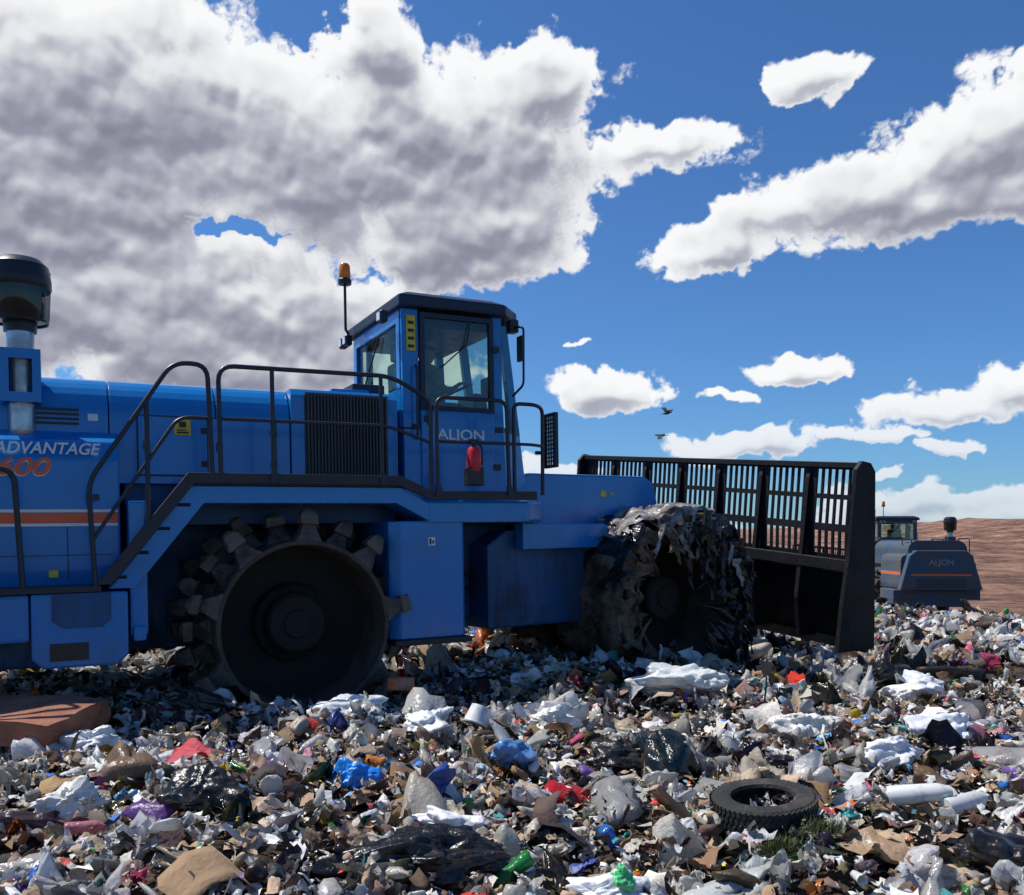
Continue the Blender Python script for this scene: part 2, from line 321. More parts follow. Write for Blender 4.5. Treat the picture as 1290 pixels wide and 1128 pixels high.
    tube('beacon_stalk',[(1.1,1.98,3.95),(1.06,1.98,4.0),(1.06,1.98,4.55)],.016,BLACK,C,.02)
    lathe('beacon_base',[(0,0),(.075,0),(.078,.05),(.06,.07),(0,.07)],BLACK,C,(1.06,1.98,4.52))
    lathe('beacon_lens',[(.06,0),(.068,.02),(.062,.14),(.045,.165),(0,.17)],AMBER,C,(1.06,1.98,4.592))
    tube('mirror_arm',[(2.42,.55,3.85),(2.52,.36,3.82),(2.5,.34,3.2),(2.45,.5,3.1)],.013,BLACK,C,.05)
    box('mirror',2.46,2.5,.30,.42,3.45,3.72,BLACK,C,.015)
    tube('wiper',[(1.195,1.2,3.78),(1.185,1.35,3.6),(1.185,1.7,3.3)],.009,BLACK,C,.02)
    tube('door_wiper',[(1.95,.47,3.84),(1.9,.465,3.6),(1.62,.465,3.35)],.007,BLACK,C,.02)
    tube('antenna',[(2.3,1.9,4.1),(2.3,1.9,4.45)],.006,BLACK,C)
    boxes('light_guard',[(2.84,2.86,.28,.5,2.35+i*.045,2.362+i*.045) for i in range(13)]+[(2.84,2.86,.28+i*.05,.29+i*.05,2.35,2.9) for i in range(5)]+[(2.83,2.87,.26,.28,2.33,2.92),(2.83,2.87,.5,.52,2.33,2.92),(2.83,2.87,.28,.5,2.9,2.92),(2.83,2.87,.28,.5,2.33,2.35)],BLACK,C)
    tube('guard_arm',[(2.72,.5,2.5),(2.84,.5,2.5)],.02,BLACK,C)
    X=empty('extinguisher',(1.72,-.07,2.24),parent=M)
    lathe('bottle',[(0,0),(.066,0),(.072,.02),(.072,.19),(.05,.235),(.02,.25),(0,.25)],REDM,X,seg=20)
    boxes('bracket',[(-.085,.085,-.055,.07,-.14,.04)],BLACK,X,.01)
    boxes('valve',[(-.02,.02,-.02,.02,.25,.30),(-.06,.05,-.012,.012,.295,.315)],BLACK,X)
    tube('hose',[(.02,0,.28),(.09,0,.25),(.09,0,.06)],.01,BLACK,X,.04)
    S=empty('intake_snorkel',(-2.18,.52,0),parent=M)
    lathe('pipe',[(.105,2.55),(.105,3.42),(0,3.42)],CHROME,S)
    lathe('pipe_end',[(.105,2.56),(.10,2.52),(.05,2.46),(0,2.45)],CHROME,S)
    bm=bmesh.new(); 
    for l in [(-.15,.15,-.15,-.11,2.78,2.86),(-.15,.15,-.15,-.11,3.14,3.22),(-.15,-.085,-.15,-.11,2.86,3.14),(.085,.15,-.15,-.11,2.86,3.14),(-.15,-.11,-.11,.15,2.78,3.22),(.11,.15,-.11,.15,2.78,3.22)]: add_box(bm,*l)
    bm_obj('pipe_bracket',bm,BLUE,S)
    lathe('precleaner_body',[(.0,3.38),(.125,3.38),(.13,3.48),(.18,3.52),(.185,3.62),(.17,3.66),(.17,3.8),(0,3.8)],BLACK,S)
    lathe('precleaner_bowl',[(.21,3.46),(.222,3.5),(.236,3.75)],SMOKE,S)
    lathe('precleaner_bowl_ring',[(.205,3.46),(.216,3.455),(.22,3.475),(.206,3.48)],BLACK,S)
    lathe('precleaner_cap',[(.232,3.73),(.245,3.75),(.243,3.82),(.225,3.93),(.17,3.985),(.1,4.0),(.0,4.005)],BLACK,S)
    boxes('cap_ribs',[(-.235,.235,-.012,.012,3.78,3.9)],BLACK,S)
    # ---------------- front frame (articulated)
    F=empty('front_frame',(2.2,1.6,0),(0,0,R(7)),M)
    wheel('front_wheel',F,(2.15,-1.6,.83),.45)
    wheel('front_wheel_far',F,(2.15,1.6,.83),.1,flip=True)
    prism('front_body',[(.45,1.0),(.45,2.26),(.55,2.31),(2.32,2.31),(2.46,2.22),(2.52,2.0),(2.52,1.0)],-.78,.78,'y',BLUE,F,.025)
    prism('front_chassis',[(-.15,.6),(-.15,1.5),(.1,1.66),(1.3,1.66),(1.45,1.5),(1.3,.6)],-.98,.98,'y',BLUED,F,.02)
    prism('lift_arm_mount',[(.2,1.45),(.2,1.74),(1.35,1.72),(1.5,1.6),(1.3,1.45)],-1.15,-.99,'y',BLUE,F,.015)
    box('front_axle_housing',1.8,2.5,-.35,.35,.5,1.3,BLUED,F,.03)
    boxes('front_label',[(1.6,1.68,-.787,-.782,2.05,2.12),(1.75,1.8,-.787,-.782,2.07,2.1)],YELLOW,F)
    for sg in (-1,1):
        prism('push_arm_%s'%('a' if sg<0 else 'b'),[(2.4,.8),(2.4,1.15),(3.9,.85),(3.9,.5)],sg*.62-.09,sg*.62+.09,'y',NAVY,F,.015)
    tube('lift_cylinder',[(2.3,-.3,1.9),(3.85,-.35,1.3)],.06,NAVY,F)
    tube('lift_cylinder_b',[(2.3,.3,1.9),(3.85,.35,1.3)],.06,NAVY,F)
    PLM=[mat('tangled_plastic_grey',(.34,.315,.30),.28,0,(.045,.036,.03),3.6,.42,.58,.5,22,detail=8),
         mat('tangled_plastic_black',(.010,.010,.011),.22,0,(.06,.048,.038),3.0,.56,.82,.5,18,detail=8),
         mat('tangled_cardboard',(.19,.125,.078),.8,0,(.045,.03,.02),4.0,.40,.58,.6,25,detail=8)]
    rr=np.random.default_rng(11)
    lay=[(2,85,225,.02,1.28,.99,120,50,.2),(1,-60,95,-.34,1.2,.97,120,64,.25),(0,40,130,-.28,1.25,1.03,130,70,.5),(2,120,200,-.16,.9,1.04,80,44,-.3),(1,-55,38,-.42,.5,1.04,80,50,.4),(0,58,112,-.34,.6,1.09,80,50,-.5),(1,15,72,-.40,.9,1.08,80,50,.5),(0,100,146,.0,1.2,1.06,70,50,.35),(1,122,165,-.10,1.1,1.06,60,40,-.4),(2,150,215,-.2,.4,.98,60,30,.3)]
    for li,(mi,t0,t1,y0,y1,R0,na,ny,shr) in enumerate(lay):
        bm=bmesh.new(); g=[]
        ph=rr.uniform(0,6.28,14); fr=rr.uniform(2,11,14); fy=fr*shr*1.5+rr.uniform(-4,4,14)
        for i in range(na):
            row=[]
            for j in range(ny):
                v=j/(ny-1); u=i/(na-1)
                th=R(t0+(t1-t0)*u)+shr*(v-.5)*.7+.06*math.sin(v*13+li*2)
                y=y0+v*(y1-y0); d=0
                for k in range(14): d+=(abs(math.sin(th*fr[k]+y*fy[k]+ph[k]))-.6)*.034*(6/(3+fr[k]))
                rad=R0+d+.008*rr.random()+.05*math.sin(th*3+li)
                if y<.0: 
                    dd=-y; rad-=dd*(1.15+.5*math.sin(th*7+li)+.4*math.sin(th*17))
                    yy=-.05-.05*math.sin(dd*9)-d*.8
                else: yy=y
                row.append(bm.verts.new((2.15+rad*math.cos(th),-1.6+yy+.03*math.sin(th*9+li),.83+rad*math.sin(th))))
            g.append(row)
        for i in range(na-1):
            for j in range(ny-1):
                e_=min(i,na-2-i,j,ny-2-j); hole=math.sin(i*.5+j*.3+li)+math.sin(i*.23-j*.5+2*li)
                if (e_<6 and hole>.2+.12*e_): continue
                bm.faces.new([g[i][j],g[i+1][j],g[i+1][j+1],g[i][j+1]])
        bm_obj('tangled_sheet_%d'%li,bm,PLM[mi],F)
    for mi,cnt in((1,40),(0,14),(2,10)):
        bm=bmesh.new()
        for k in range(cnt):
            th=R(rr.uniform(-30,100) if mi==1 else rr.uniform(30,150)); r0=rr.uniform(.80,1.05); L=rr.uniform(.2,.75)*(1.2 if mi==1 else .6); w=rr.uniform(.03,.15)
            x=2.15+r0*math.cos(th); z=.83+r0*math.sin(th); y=-1.66-rr.uniform(.0,.14); pv=None; dx=rr.normal(0,.12)
            for q in range(10):
                f=q/9; ww=w*(1-.6*f); a_=bm.verts.new((x-ww/2+dx*f+rr.normal(0,.01),y+rr.normal(0,.015),z-L*f)); c_=bm.verts.new((x+dx*f,y-.03+rr.normal(0,.015),z-L*f)); b_=bm.verts.new((x+dx*f+ww/2+rr.normal(0,.01),y+rr.normal(0,.015),z-L*f))
                if pv: bm.faces.new([pv[0],pv[1],c_,a_]); bm.faces.new([pv[1],pv[2],b_,c_])
                pv=(a_,c_,b_)
        bm_obj('plastic_shreds_%d'%mi,bm,PLM[mi],F)
    # blade
    Bd=empty('blade',(4.02,0,1.55),(R(5.6),0,0),F)
    hw=2.6; ng=7; gw=2*hw/ng
    xs=[-hw]; slot=[]
    for gi in range(ng):
        a=-hw+gi*gw+.085; n=6; w=(gw-.17)
        for k in range(n):
            x0=a+w*k/n; x1=x0+w/n*.70
            xs+= [x0,x1]; slot.append((x0,x1))
    xs.append(hw); xs=sorted(set(round(x,5) for x in xs))
    slots=set((round(a,5),round(b_,5)) for a,b_ in slot)
    zs=[-1.15,-1.0,-.8,-.55,-.3,-.12,-.02,.26,.35,.65,.71,1.01,1.05]; holes={(-.02,.26),(.35,.65),(.71,1.01)}
    def prof(z):
        return .35*((z-.35)/1.4)**2 if z<.35 else .0
    bm=bmesh.new(); V={}
    for i,x in enumerate(xs):
        for j,z in enumerate(zs): V[i,j]=bm.verts.new((prof(z),x,z))
    for i in range(len(xs)-1):
        for j in range(len(zs)-1):
            if (zs[j],zs[j+1]) in holes and (xs[i],xs[i+1]) in slots: continue
            bm.faces.new([V[i,j],V[i,j+1],V[i+1,j+1],V[i+1,j]])
    o=bm_obj('moldboard',bm,BLADEM,Bd); md=o.modifiers.new('s','SOLIDIFY'); md.thickness=.03; md.offset=0
    rib=[(-.02,1.0),(-.02,.0),(.10,-.6),(.30,-1.1),(-.02,-1.1),(-.12,-.6),(-.09,.0),(-.05,.9)]
    for gi in range(1,ng):
        x=-hw+gi*gw; prism('rib_%d'%gi,rib,x-.03,x+.03,'y',BLADEM,Bd,.006)
    boxes('cross_members',[(-.07,-.02,-hw,hw,1.03,1.1),(-.11,-.02,-hw,hw,-.2,-.06)],BLADEM,Bd,.006)
    end=[(-.16,1.02),(-.06,1.12),(.10,1.10),(.2,1.0),(.42,-.9),(.44,-1.15),(-.26,-1.15),(-.24,-.6),(-.18,.0)]
    for sg in (-1,1): prism('end_plate_%s'%('a' if sg<0 else 'b'),end,sg*hw-.03,sg*hw+.03,'y',BLADEM,Bd,.01)
    box('cutting_edge',.30,.38,-hw,hw,-1.2,-1.08,STEEL,Bd,.01)
    return M
M=build_compactor('landfill_compactor')
def copy_tree(o,parent):
    c=o.copy(); COL.objects.link(c); c.parent=parent
    for s in c.material_slots:
        if s.material in (BLUE,BLUED): s.link='OBJECT'; s.material=DUSTY
        elif s.material is WHITE: s.link='OBJECT'; s.material=DULLW
    for ch in list(o.children): copy_tree(ch,c)
    return c
kids=[c for c in M.children]
M2=empty('landfill_compactor.001')
for c in kids: copy_tree(c,M2)
M.location=(-1.9,8,0); M.rotation_euler=(0,R(-1.0),R(27))
M2.rotation_euler=(0,0,R(86))
M2.location=(17.9,37.0,-1.5)
# ---------------------------------------------------------------- machine operator (seated in the cab)
def skin_body(name,V,E,root,m,parent):
    me=bpy.data.meshes.new(name); me.from_pydata([v[:3] for v in V],E,[]); me.materials.append(m)
    o=link(bpy.data.objects.new(name,me),parent)
    md=o.modifiers.new('skin','SKIN'); md.use_smooth_shade=True
    for i,v in enumerate(V):
        sv=me.skin_vertices[0].data[i]; sv.radius=(v[3],v[4] if len(v)>4 else v[3]); sv.use_root=(i==root)
    o.modifiers.new('sub','SUBSURF').levels=1; o.modifiers['sub'].render_levels=1
    return o
OP=empty('machine_operator',M.location,M.rotation_euler)
CL=mat('work_jacket',(.40,.30,.18),.85,0,(.28,.2,.12),8); SK=mat('skin',(.45,.26,.17),.55); TR=mat('work_trousers',(.03,.04,.07),.9)
yc=1.35
V=[(1.80,yc,3.03,.14,.17),(1.79,yc,3.20,.12,.16),(1.78,yc,3.36,.12,.18),(1.78,yc,3.48,.09,.15),(1.79,yc,3.56,.055)]
E=[(0,1),(1,2),(2,3),(3,4)]
for sg in(-1,1):
    k=len(V); V+=[(1.79,yc+sg*.17,3.46,.065),(1.86,yc+sg*.25,3.26,.05),(2.0,yc+sg*.22,3.20,.042),(2.10,yc+sg*.17,3.30,.03)]; E+=[(3,k),(k,k+1),(k+1,k+2),(k+2,k+3)]
skin_body('torso_and_arms',V,E,0,CL,OP)
V=[(1.80,yc,3.03,.13,.16)]; E=[]
for sg in(-1,1):
    k=len(V); V+=[(1.86,yc+sg*.10,3.03,.09),(2.20,yc+sg*.13,3.05,.065),(2.24,yc+sg*.13,2.85,.055),(2.2,yc+sg*.13,2.74,.04)]; E+=[(0,k),(k,k+1),(k+1,k+2),(k+2,k+3)]
skin_body('legs',V,E,0,TR,OP)
for sg,nm in((-1,'a'),(1,'b')):
    hx,hy,hz=2.115,yc+sg*.165,3.315; V=[(hx-.03,hy,hz-.02,.025),(hx+.01,hy,hz,.03,.022),(hx+.045,hy,hz+.012,.03,.02)]; E=[(0,1),(1,2)]
    for f in range(4):
        k=len(V); o_=(-.027+f*.018); L_=(.03,.036,.034,.026)[f]
        V+=[(hx+.05,hy+o_,hz+.015,.009),(hx+.05+L_,hy+o_,hz+.018,.0085),(hx+.055+L_,hy+o_,hz-.01,.008)]; E+=[(2,k),(k,k+1),(k+1,k+2)]
    k=len(V); V+=[(hx+.01,hy-sg*.03,hz-.005,.01),(hx+.045,hy-sg*.045,hz-.01,.009)]; E+=[(1,k),(k,k+1)]
    skin_body('hand_'+nm,V,E,0,SK,OP)
bm=bmesh.new(); bmesh.ops.create_icosphere(bm,subdivisions=4,radius=1)
for v in bm.verts:
    x,y,z=v.co; f=1-.22*max(0,-z)**1.5
    nx=x*.098*f; ny=y*.076*f; nz=z*.118
    if x>0:
        nx+=.024*math.exp(-((y/.16)**2+((z+.08)/.2)**2)); nx-=.010*(math.exp(-(((y-.35)/.16)**2+((z-.08)/.12)**2))+math.exp(-(((y+.35)/.16)**2+((z-.08)/.12)**2)))
        nx-=.006*math.exp(-((y/.3)**2+((z+.45)/.05)**2))
    ny+=math.copysign(.018,y)*math.exp(-((x/.14)**2+(z/.2)**2)) if abs(y)>.8 else 0
    v.co=(nx,ny,nz)
o=bm_obj('head',bm,SK,OP,True); o.location=(1.80,yc,3.645)
bm=bmesh.new(); bmesh.ops.create_icosphere(bm,subdivisions=3,radius=1)
bmesh.ops.delete(bm,geom=[v for v in bm.verts if v.co.z<.05],context='VERTS')
for v in bm.verts: v.co=(v.co.x*.108,v.co.y*.088,v.co.z*.095+.03)
ring=[(.09,-.06,.036),(.13,-.055,.03),(.165,-.03,.026),(.175,0,.025),(.165,.03,.026),(.13,.055,.03),(.09,.06,.036)]
bm.faces.new([bm.verts.new(p) for p in ring]); o=bm_obj('cap',bm,TR,OP,True); o.location=(1.80,yc,3.645)
# ---------------------------------------------------------------- terrain
def sstep(a,b_,x):
    t=np.clip((x-a)/(b_-a),0,1); return t*t*(3-2*t)
_r=np.random.default_rng(5); WV=[(_r.uniform(0,6.28),f,_r.uniform(0,6.28),a) for f,a in [(.5,.05),(.8,.045),(1.3,.04),(1.9,.03),(2.9,.022),(4.1,.018),(5.7,.012),(8.1,.008)]*2]
def bumps(x,y):
    h=0
    for th,f,ph,a in WV: h=h+a*np.sin(f*(x*math.cos(th)+y*math.sin(th))+ph+.7*np.sin(f*.6*(y*math.cos(th)-x*math.sin(th))))
    return h
def H(x,y):
    x=np.asarray(x,float); y=np.asarray(y,float)
    g=1-sstep(24,32,y)
    h=bumps(x,y)*(.35+.65*g)*(1-.6*sstep(60,90,y))
    h=h-1.5*sstep(18,29,y+.1*x)
    f1=sstep(56,66,y-.15*x); far=sstep(78,125,y)
    h=h+f1*.9+far*(2.8+.35*np.sin(x*.03+1)+.2*np.sin(x*.11)+.1*np.sin(x*.31+y*.05)+2.6*sstep(38,85,x))+.3*(f1+far)*bumps(x*.3,y*.3)*3+.35*(f1+far)*bumps(x*.9+5,y*.9)
    h=h-.6*sstep(42,50,y)*(1-sstep(54,66,y))
    h=h+.22*np.exp(-((x-1.2)**2/1.2+(y-8.7)**2/.35))+.18*np.exp(-((x+.3)**2/.6+(y-9.3)**2/.4))
    h=h+.2*np.exp(-((x-3.6)**2/1.5+(y-10.0)**2/.5))
    return h
n=460; q=np.linspace(-1,1,n); gx=np.sinh(q*7.0)/np.sinh(7.0)*3500; gy=np.sinh(q*7.0)/np.sinh(7.0)*3500+7
X,Y=np.meshgrid(gx,gy); Z=H(X,Y)-.03
me=bpy.data.meshes.new('ground'); idx=np.arange(n*n).reshape(n,n)
fq=np.stack([idx[:-1,:-1],idx[:-1,1:],idx[1:,1:],idx[1:,:-1]],-1).reshape(-1,4)
def mesh_np(me,V,loops,tot):
    me.vertices.add(len(V)); me.vertices.foreach_set('co',V.astype(np.float32).ravel())
    me.loops.add(len(loops)); me.loops.foreach_set('vertex_index',loops.astype(np.int32))
    me.polygons.add(len(tot)); st=np.concatenate([[0],np.cumsum(tot)[:-1]])
    me.polygons.foreach_set('loop_start',st.astype(np.int32)); me.polygons.foreach_set('loop_total',tot.astype(np.int32))
    me.update(calc_edges=True)
mesh_np(me,np.stack([X,Y,Z],-1).reshape(-1,3),fq.ravel(),np.full(len(fq),4)); me.shade_smooth()
m,nt,b=newmat('ground_dirt'); N=nt.nodes; L=nt.links
tc=N.new('ShaderNodeTexCoord'); sep=N.new('ShaderNodeSeparateXYZ'); L.new(tc.outputs['Object'],sep.inputs[0])
def noise(sc,det=8,rough=.6,vec=None):
    k=N.new('ShaderNodeTexNoise'); k.inputs['Scale'].default_value=sc; k.inputs['Detail'].default_value=det; k.inputs['Roughness'].default_value=rough
    L.new(vec or tc.outputs['Object'],k.inputs['Vector']); return k
def ramp(fac,stops):
    r=N.new('ShaderNodeValToRGB'); L.new(fac,r.inputs[0]); e=r.color_ramp.elements
    e[0].position=stops[0][0]; e[0].color=(*stops[0][1],1); e[1].position=stops[-1][0]; e[1].color=(*stops[-1][1],1)
    for p_,c_ in stops[1:-1]: k=e.new(p_); k.color=(*c_,1)
    return r
r1=ramp(noise(9,10,.7).outputs['Fac'],[(.35,(.03,.022,.016)),(.48,(.10,.06,.038)),(.6,(.20,.13,.085)),(.7,(.32,.25,.20))])
mpp=N.new('ShaderNodeMapping'); mpp.inputs['Scale'].default_value=(.5,.7,1); L.new(tc.outputs['Object'],mpp.inputs[0])
r2=ramp(noise(.45,14,.85,mpp.outputs[0]).outputs['Fac'],[(.38,(.045,.024,.018)),(.46,(.18,.085,.052)),(.53,(.33,.17,.105)),(.62,(.52,.35,.25))])
mr=N.new('ShaderNodeMapRange'); mr.inputs[1].default_value=24; mr.inputs[2].default_value=34; L.new(sep.outputs[1],mr.inputs[0])
mx=N.new('ShaderNodeMix'); mx.data_type='RGBA'; L.new(mr.outputs[0],mx.inputs[0]); L.new(r1.outputs[0],mx.inputs[6]); L.new(r2.outputs[0],mx.inputs[7])
L.new(mx.outputs[2],b.inputs['Base Color']); b.inputs['Roughness'].default_value=.95
bp=N.new('ShaderNodeBump'); bp.inputs['Distance'].default_value=.06; bp.inputs['Strength'].default_value=.9; L.new(noise(14,10,.7).outputs['Fac'],bp.inputs['Height'])
bp2=N.new('ShaderNodeBump'); bp2.inputs['Distance'].default_value=1.2; bp2.inputs['Strength'].default_value=.8; L.new(noise(.5,10,.75,mpp.outputs[0]).outputs['Fac'],bp2.inputs['Height']); L.new(bp.outputs[0],bp2.inputs['Normal'])
L.new(bp2.outputs[0],b.inputs['Normal'])
me.materials.append(m); link(bpy.data.objects.new('ground',me))
# ---------------------------------------------------------------- garbage templates
def ridged(P,r,n,f0,f1,amp):
    d=np.zeros(len(P))
    for i in range(n):
        v=r.normal(size=3); v/=np.linalg.norm(v); f=r.uniform(f0,f1)
        x=P@v*f+r.uniform(0,6.28); d+=amp/n*3*(np.abs(((x/np.pi)%2)-1)-.5)*(f0/f+.4)
    return d
def ico(sub):
    bm=bmesh.new(); bmesh.ops.create_icosphere(bm,subdivisions=sub,radius=1); V=np.array([v.co[:] for v in bm.verts]); F=[[v.index for v in f.verts] for f in bm.faces]; bm.free(); return V,F
ICO={s:ico(s) for s in (1,2,3,4,5)}
def bag(r,sub=3,flat=.5):
    V,F=ICO[sub]; V=V.copy(); V=V+.22*np.stack([np.sin(V[:,1]*3+r.uniform(0,6)),np.sin(V[:,2]*4+r.uniform(0,6)),np.sin(V[:,0]*3.5+r.uniform(0,6))],-1)
    d=1+ridged(V,r,5,2,4,.55)+ridged(V,r,6,6,12,.25)
    W=V*d[:,None]; W+=.05*r.normal(size=W.shape)
    W[:,2]*=flat; W[:,0]*=r.uniform(.8,1.5); return W,F
def sheet(r,nx=9,ny=7,asp=1,amp=.5,jag=.05):
    x,y=np.meshgrid(np.linspace(-1,1,nx),np.linspace(-asp,asp,ny)); P=np.stack([x.ravel(),y.ravel(),0*x.ravel()],-1)
    P[:,:2]+=r.normal(size=(len(P),2))*jag
    z=ridged(P,r,5,2,5,amp)+ridged(P,r,4,6,10,amp*.35); P[:,2]=z
    P[:,0]+=ridged(P,r,3,2,4,.3); 
    F=[[j*nx+i,j*nx+i+1,(j+1)*nx+i+1,(j+1)*nx+i] for j in range(ny-1) for i in range(nx-1)]
    return P,F
def film(r,nx=20,ny=14):
    asp=r.uniform(.5,1); x,y=np.meshgrid(np.linspace(-1,1,nx),np.linspace(-asp,asp,ny)); P=np.stack([x.ravel(),y.ravel(),0*x.ravel()],-1)
    Q=P.copy()
    Q[:,2]=ridged(P,r,4,2.5,5,1.0)+ridged(P,r,5,7,12,.45); Q[:,0]=P[:,0]*.8+ridged(P,r,5,2.5,7,.7); Q[:,1]=P[:,1]*.8+ridged(P,r,5,2.5,7,.7)
    Q+=r.normal(size=Q.shape)*.015
    F=[[j*nx+i,j*nx+i+1,(j+1)*nx+i+1,(j+1)*nx+i] for j in range(ny-1) for i in range(nx-1)]
    return Q,F
def flap(r,k=3):
    V=[];F=[];w=r.uniform(.5,1.0);p=np.array([0.,0.]);a=r.uniform(-.4,.4); pts=[p.copy()]
    for i in range(k):
        p=p+np.array([math.cos(a),math.sin(a)])*r.uniform(.4,1); pts.append(p.copy()); a+=r.uniform(-1.3,1.3)
    pts=np.array(pts)-np.mean(pts,0); t=.035
    rows=5
    for (x,z) in pts:
        for q in range(rows):
            yy=-w+2*w*q/(rows-1); j=r.normal(0,.08,3); V+=[(x+j[0],yy+j[1],z+j[2]),(x+j[0],yy+j[1],z+t+j[2])]
    for i in range(k):
        for q in range(rows-1):
            a=(i*rows+q)*2; b_=((i+1)*rows+q)*2
            F+=[[a,a+2,b_+2,b_],[a+1,b_+1,b_+3,a+3]]
        a=(i*rows)*2; b_=((i+1)*rows)*2; F.append([a,b_,b_+1,a+1]); a+=2*(rows-1); b_+=2*(rows-1); F.append([a,a+1,b_+1,b_])
    return np.array(V,float),F
def crushed_box(r):
    V=np.array([(x,y,z) for x in(-1,0,1) for y in(-.7,0,.7) for z in(-.5,0,.5)],float); V+=r.normal(size=V.shape)*.15; V[:,2]*=r.uniform(.35,.9)
    I=lambda a,b_,c:a*9+b_*3+c; F=[]
    for a in range(2):
        for b_ in range(2):
            F+=[[I(a,b_,0),I(a,b_+1,0),I(a+1,b_+1,0),I(a+1,b_,0)],[I(a,b_,2),I(a+1,b_,2),I(a+1,b_+1,2),I(a,b_+1,2)],
                [I(a,0,b_),I(a+1,0,b_),I(a+1,0,b_+1),I(a,0,b_+1)],[I(a,2,b_),I(a,2,b_+1),I(a+1,2,b_+1),I(a+1,2,b_)],
                [I(0,a,b_),I(0,a,b_+1),I(0,a+1,b_+1),I(0,a+1,b_)],[I(2,a,b_),I(2,a+1,b_),I(2,a+1,b_+1),I(2,a,b_+1)]]
    return V,F
def lath(prof,seg=12,r=None,crush=0):
    V=[];F=[]
    for j,(rad,h) in enumerate(prof):
        for i in range(seg):
            a=2*math.pi*i/seg; V.append((h,rad*math.cos(a),rad*math.sin(a)))
    for j in range(len(prof)-1):
        for i in range(seg): F.append([j*seg+i,j*seg+(i+1)%seg,(j+1)*seg+(i+1)%seg,(j+1)*seg+i])
    V=np.array(V,float)
    if crush: V+=r.normal(size=V.shape)*.03; V[:,2]*=1-crush*np.exp(-V[:,0]**2*3)
    return V,F
def strip(r,n=9,w=.08):
    V=[];F=[];p=np.zeros(3);a=0;b_=0
    for i in range(n):
        V+=[tuple(p+[0,-w,0]),tuple(p+[0,w,.02])]; a+=r.normal(0,.5); b_+=r.normal(0,.5); p=p+np.array([math.cos(a)*math.cos(b_),math.sin(a),math.sin(b_)])*.25
        if i: k=2*i; F.append([k-2,k-1,k+1,k])
    V=np.array(V,float); V-=V.mean(0); return V,F
def scrap(r):
    x,y=np.meshgrid([-1,-.3,.4,1],[-.6,0,.6]); V=np.stack([x.ravel(),y.ravel(),0*x.ravel()],-1)+r.normal(size=(12,3))*.24
    return V,[[j*4+i,j*4+i+1,j*4+i+5,j*4+i+4] for j in range(2) for i in range(3)]
tr=np.random.default_rng(21)
TB={'bag':[bag(tr,3,tr.uniform(.35,.65)) for _ in range(10)],'bag2':[bag(tr,2,tr.uniform(.25,.6)) for _ in range(8)],
 'sheet':[sheet(tr,9,7,tr.uniform(.4,1),.6) for _ in range(14)],'film':[film(tr) for _ in range(16)],'filmlo':[film(tr,10,8) for _ in range(12)],
 'flap':[flap(tr,tr.integers(2,5)) for _ in range(14)],'box':[crushed_box(tr) for _ in range(8)],
 'bottle':[lath([(.0,-1),(.28,-1),(.31,-.9),(.29,-.3),(.31,.3),(.26,.5),(.1,.75),(.1,.95),(0,.95)],12,tr,c) for c in(0,.3,.6)],
 'cup':[lath([(0,-.8),(.3,-.8),(.42,.7),(.44,.7),(.38,.5)],14,tr,c) for c in(.2,.5)],
 'strip':[strip(tr) for _ in range(10)],'scrap':[scrap(tr) for _ in range(16)]}
WH=[(.84,.84,.83),(.75,.76,.77),(.66,.65,.62),(.83,.81,.77),(.52,.51,.50),(.70,.65,.57),(.56,.50,.42)]
TAN=[(.40,.255,.15),(.48,.33,.21),(.30,.185,.11),(.54,.40,.28),(.22,.135,.08),(.44,.32,.22),(.15,.095,.06)]
DK=[(.012,.012,.014),(.025,.022,.022),(.04,.034,.03),(.07,.048,.035),(.10,.075,.058),(.02,.025,.04),(.014,.014,.015)]
CO=[(.03,.20,.62),(.65,.03,.03),(.03,.33,.33),(.72,.52,.05),(.06,.34,.08),(.68,.20,.04),(.15,.40,.62),(.55,.08,.18),(.16,.08,.32),(.02,.08,.32),(.4,.62,.7),(.70,.30,.35)]
PAL={'bag':(.62,.05,.28,.05,.3),'bag2':(.56,.12,.25,.07,.35),'sheet':(.46,.29,.18,.07,.65),'film':(.72,.06,.18,.04,.22),'filmlo':(.67,.07,.21,.05,.25),'flap':(.13,.68,.15,.04,.9),
 'box':(.30,.42,.15,.13,.8),'bottle':(.74,.03,.09,.14,.2),'cup':(.72,.06,.08,.14,.5),'strip':(.32,.35,.26,.07,.7),'scrap':(.40,.33,.18,.09,.75)}
def pickcol(kind,N_,r):
    w=PAL[kind]; g=r.choice(4,size=N_,p=np.array(w[:4])/sum(w[:4])); out=np.zeros((N_,4))
    for gi,pl in enumerate((WH,TAN,DK,CO)):
        mk=g==gi; c=np.array(pl)[r.integers(0,len(pl),mk.sum())]; out[mk,:3]=c
    out[:,:3]*=r.uniform(.70,1.05,(N_,1)); out[:,:3]=np.clip(out[:,:3]+r.normal(0,.01,(N_,3)),.005,.87); out[:,3]=np.clip(w[4]+r.normal(0,.1,N_),.12,.95)
    return out
AV=[];AL=[];AT=[];AC=[];base=0
def rots(N_,r,tilt):
    a=r.uniform(0,6.283,N_); ax=r.normal(0,tilt,N_); ay=r.normal(0,tilt,N_)
    ca,sa=np.cos(a),np.sin(a); z=np.zeros(N_); o=np.ones(N_)
    Rz=np.stack([np.stack([ca,-sa,z],-1),np.stack([sa,ca,z],-1),np.stack([z,z,o],-1)],1)
    c,s=np.cos(ax),np.sin(ax); Rx=np.stack([np.stack([o,z,z],-1),np.stack([z,c,-s],-1),np.stack([z,s,c],-1)],1)
    c,s=np.cos(ay),np.sin(ay); Ry=np.stack([np.stack([c,z,s],-1),np.stack([z,o,z],-1),np.stack([-s,z,c],-1)],1)
    return Rz@Rx@Ry
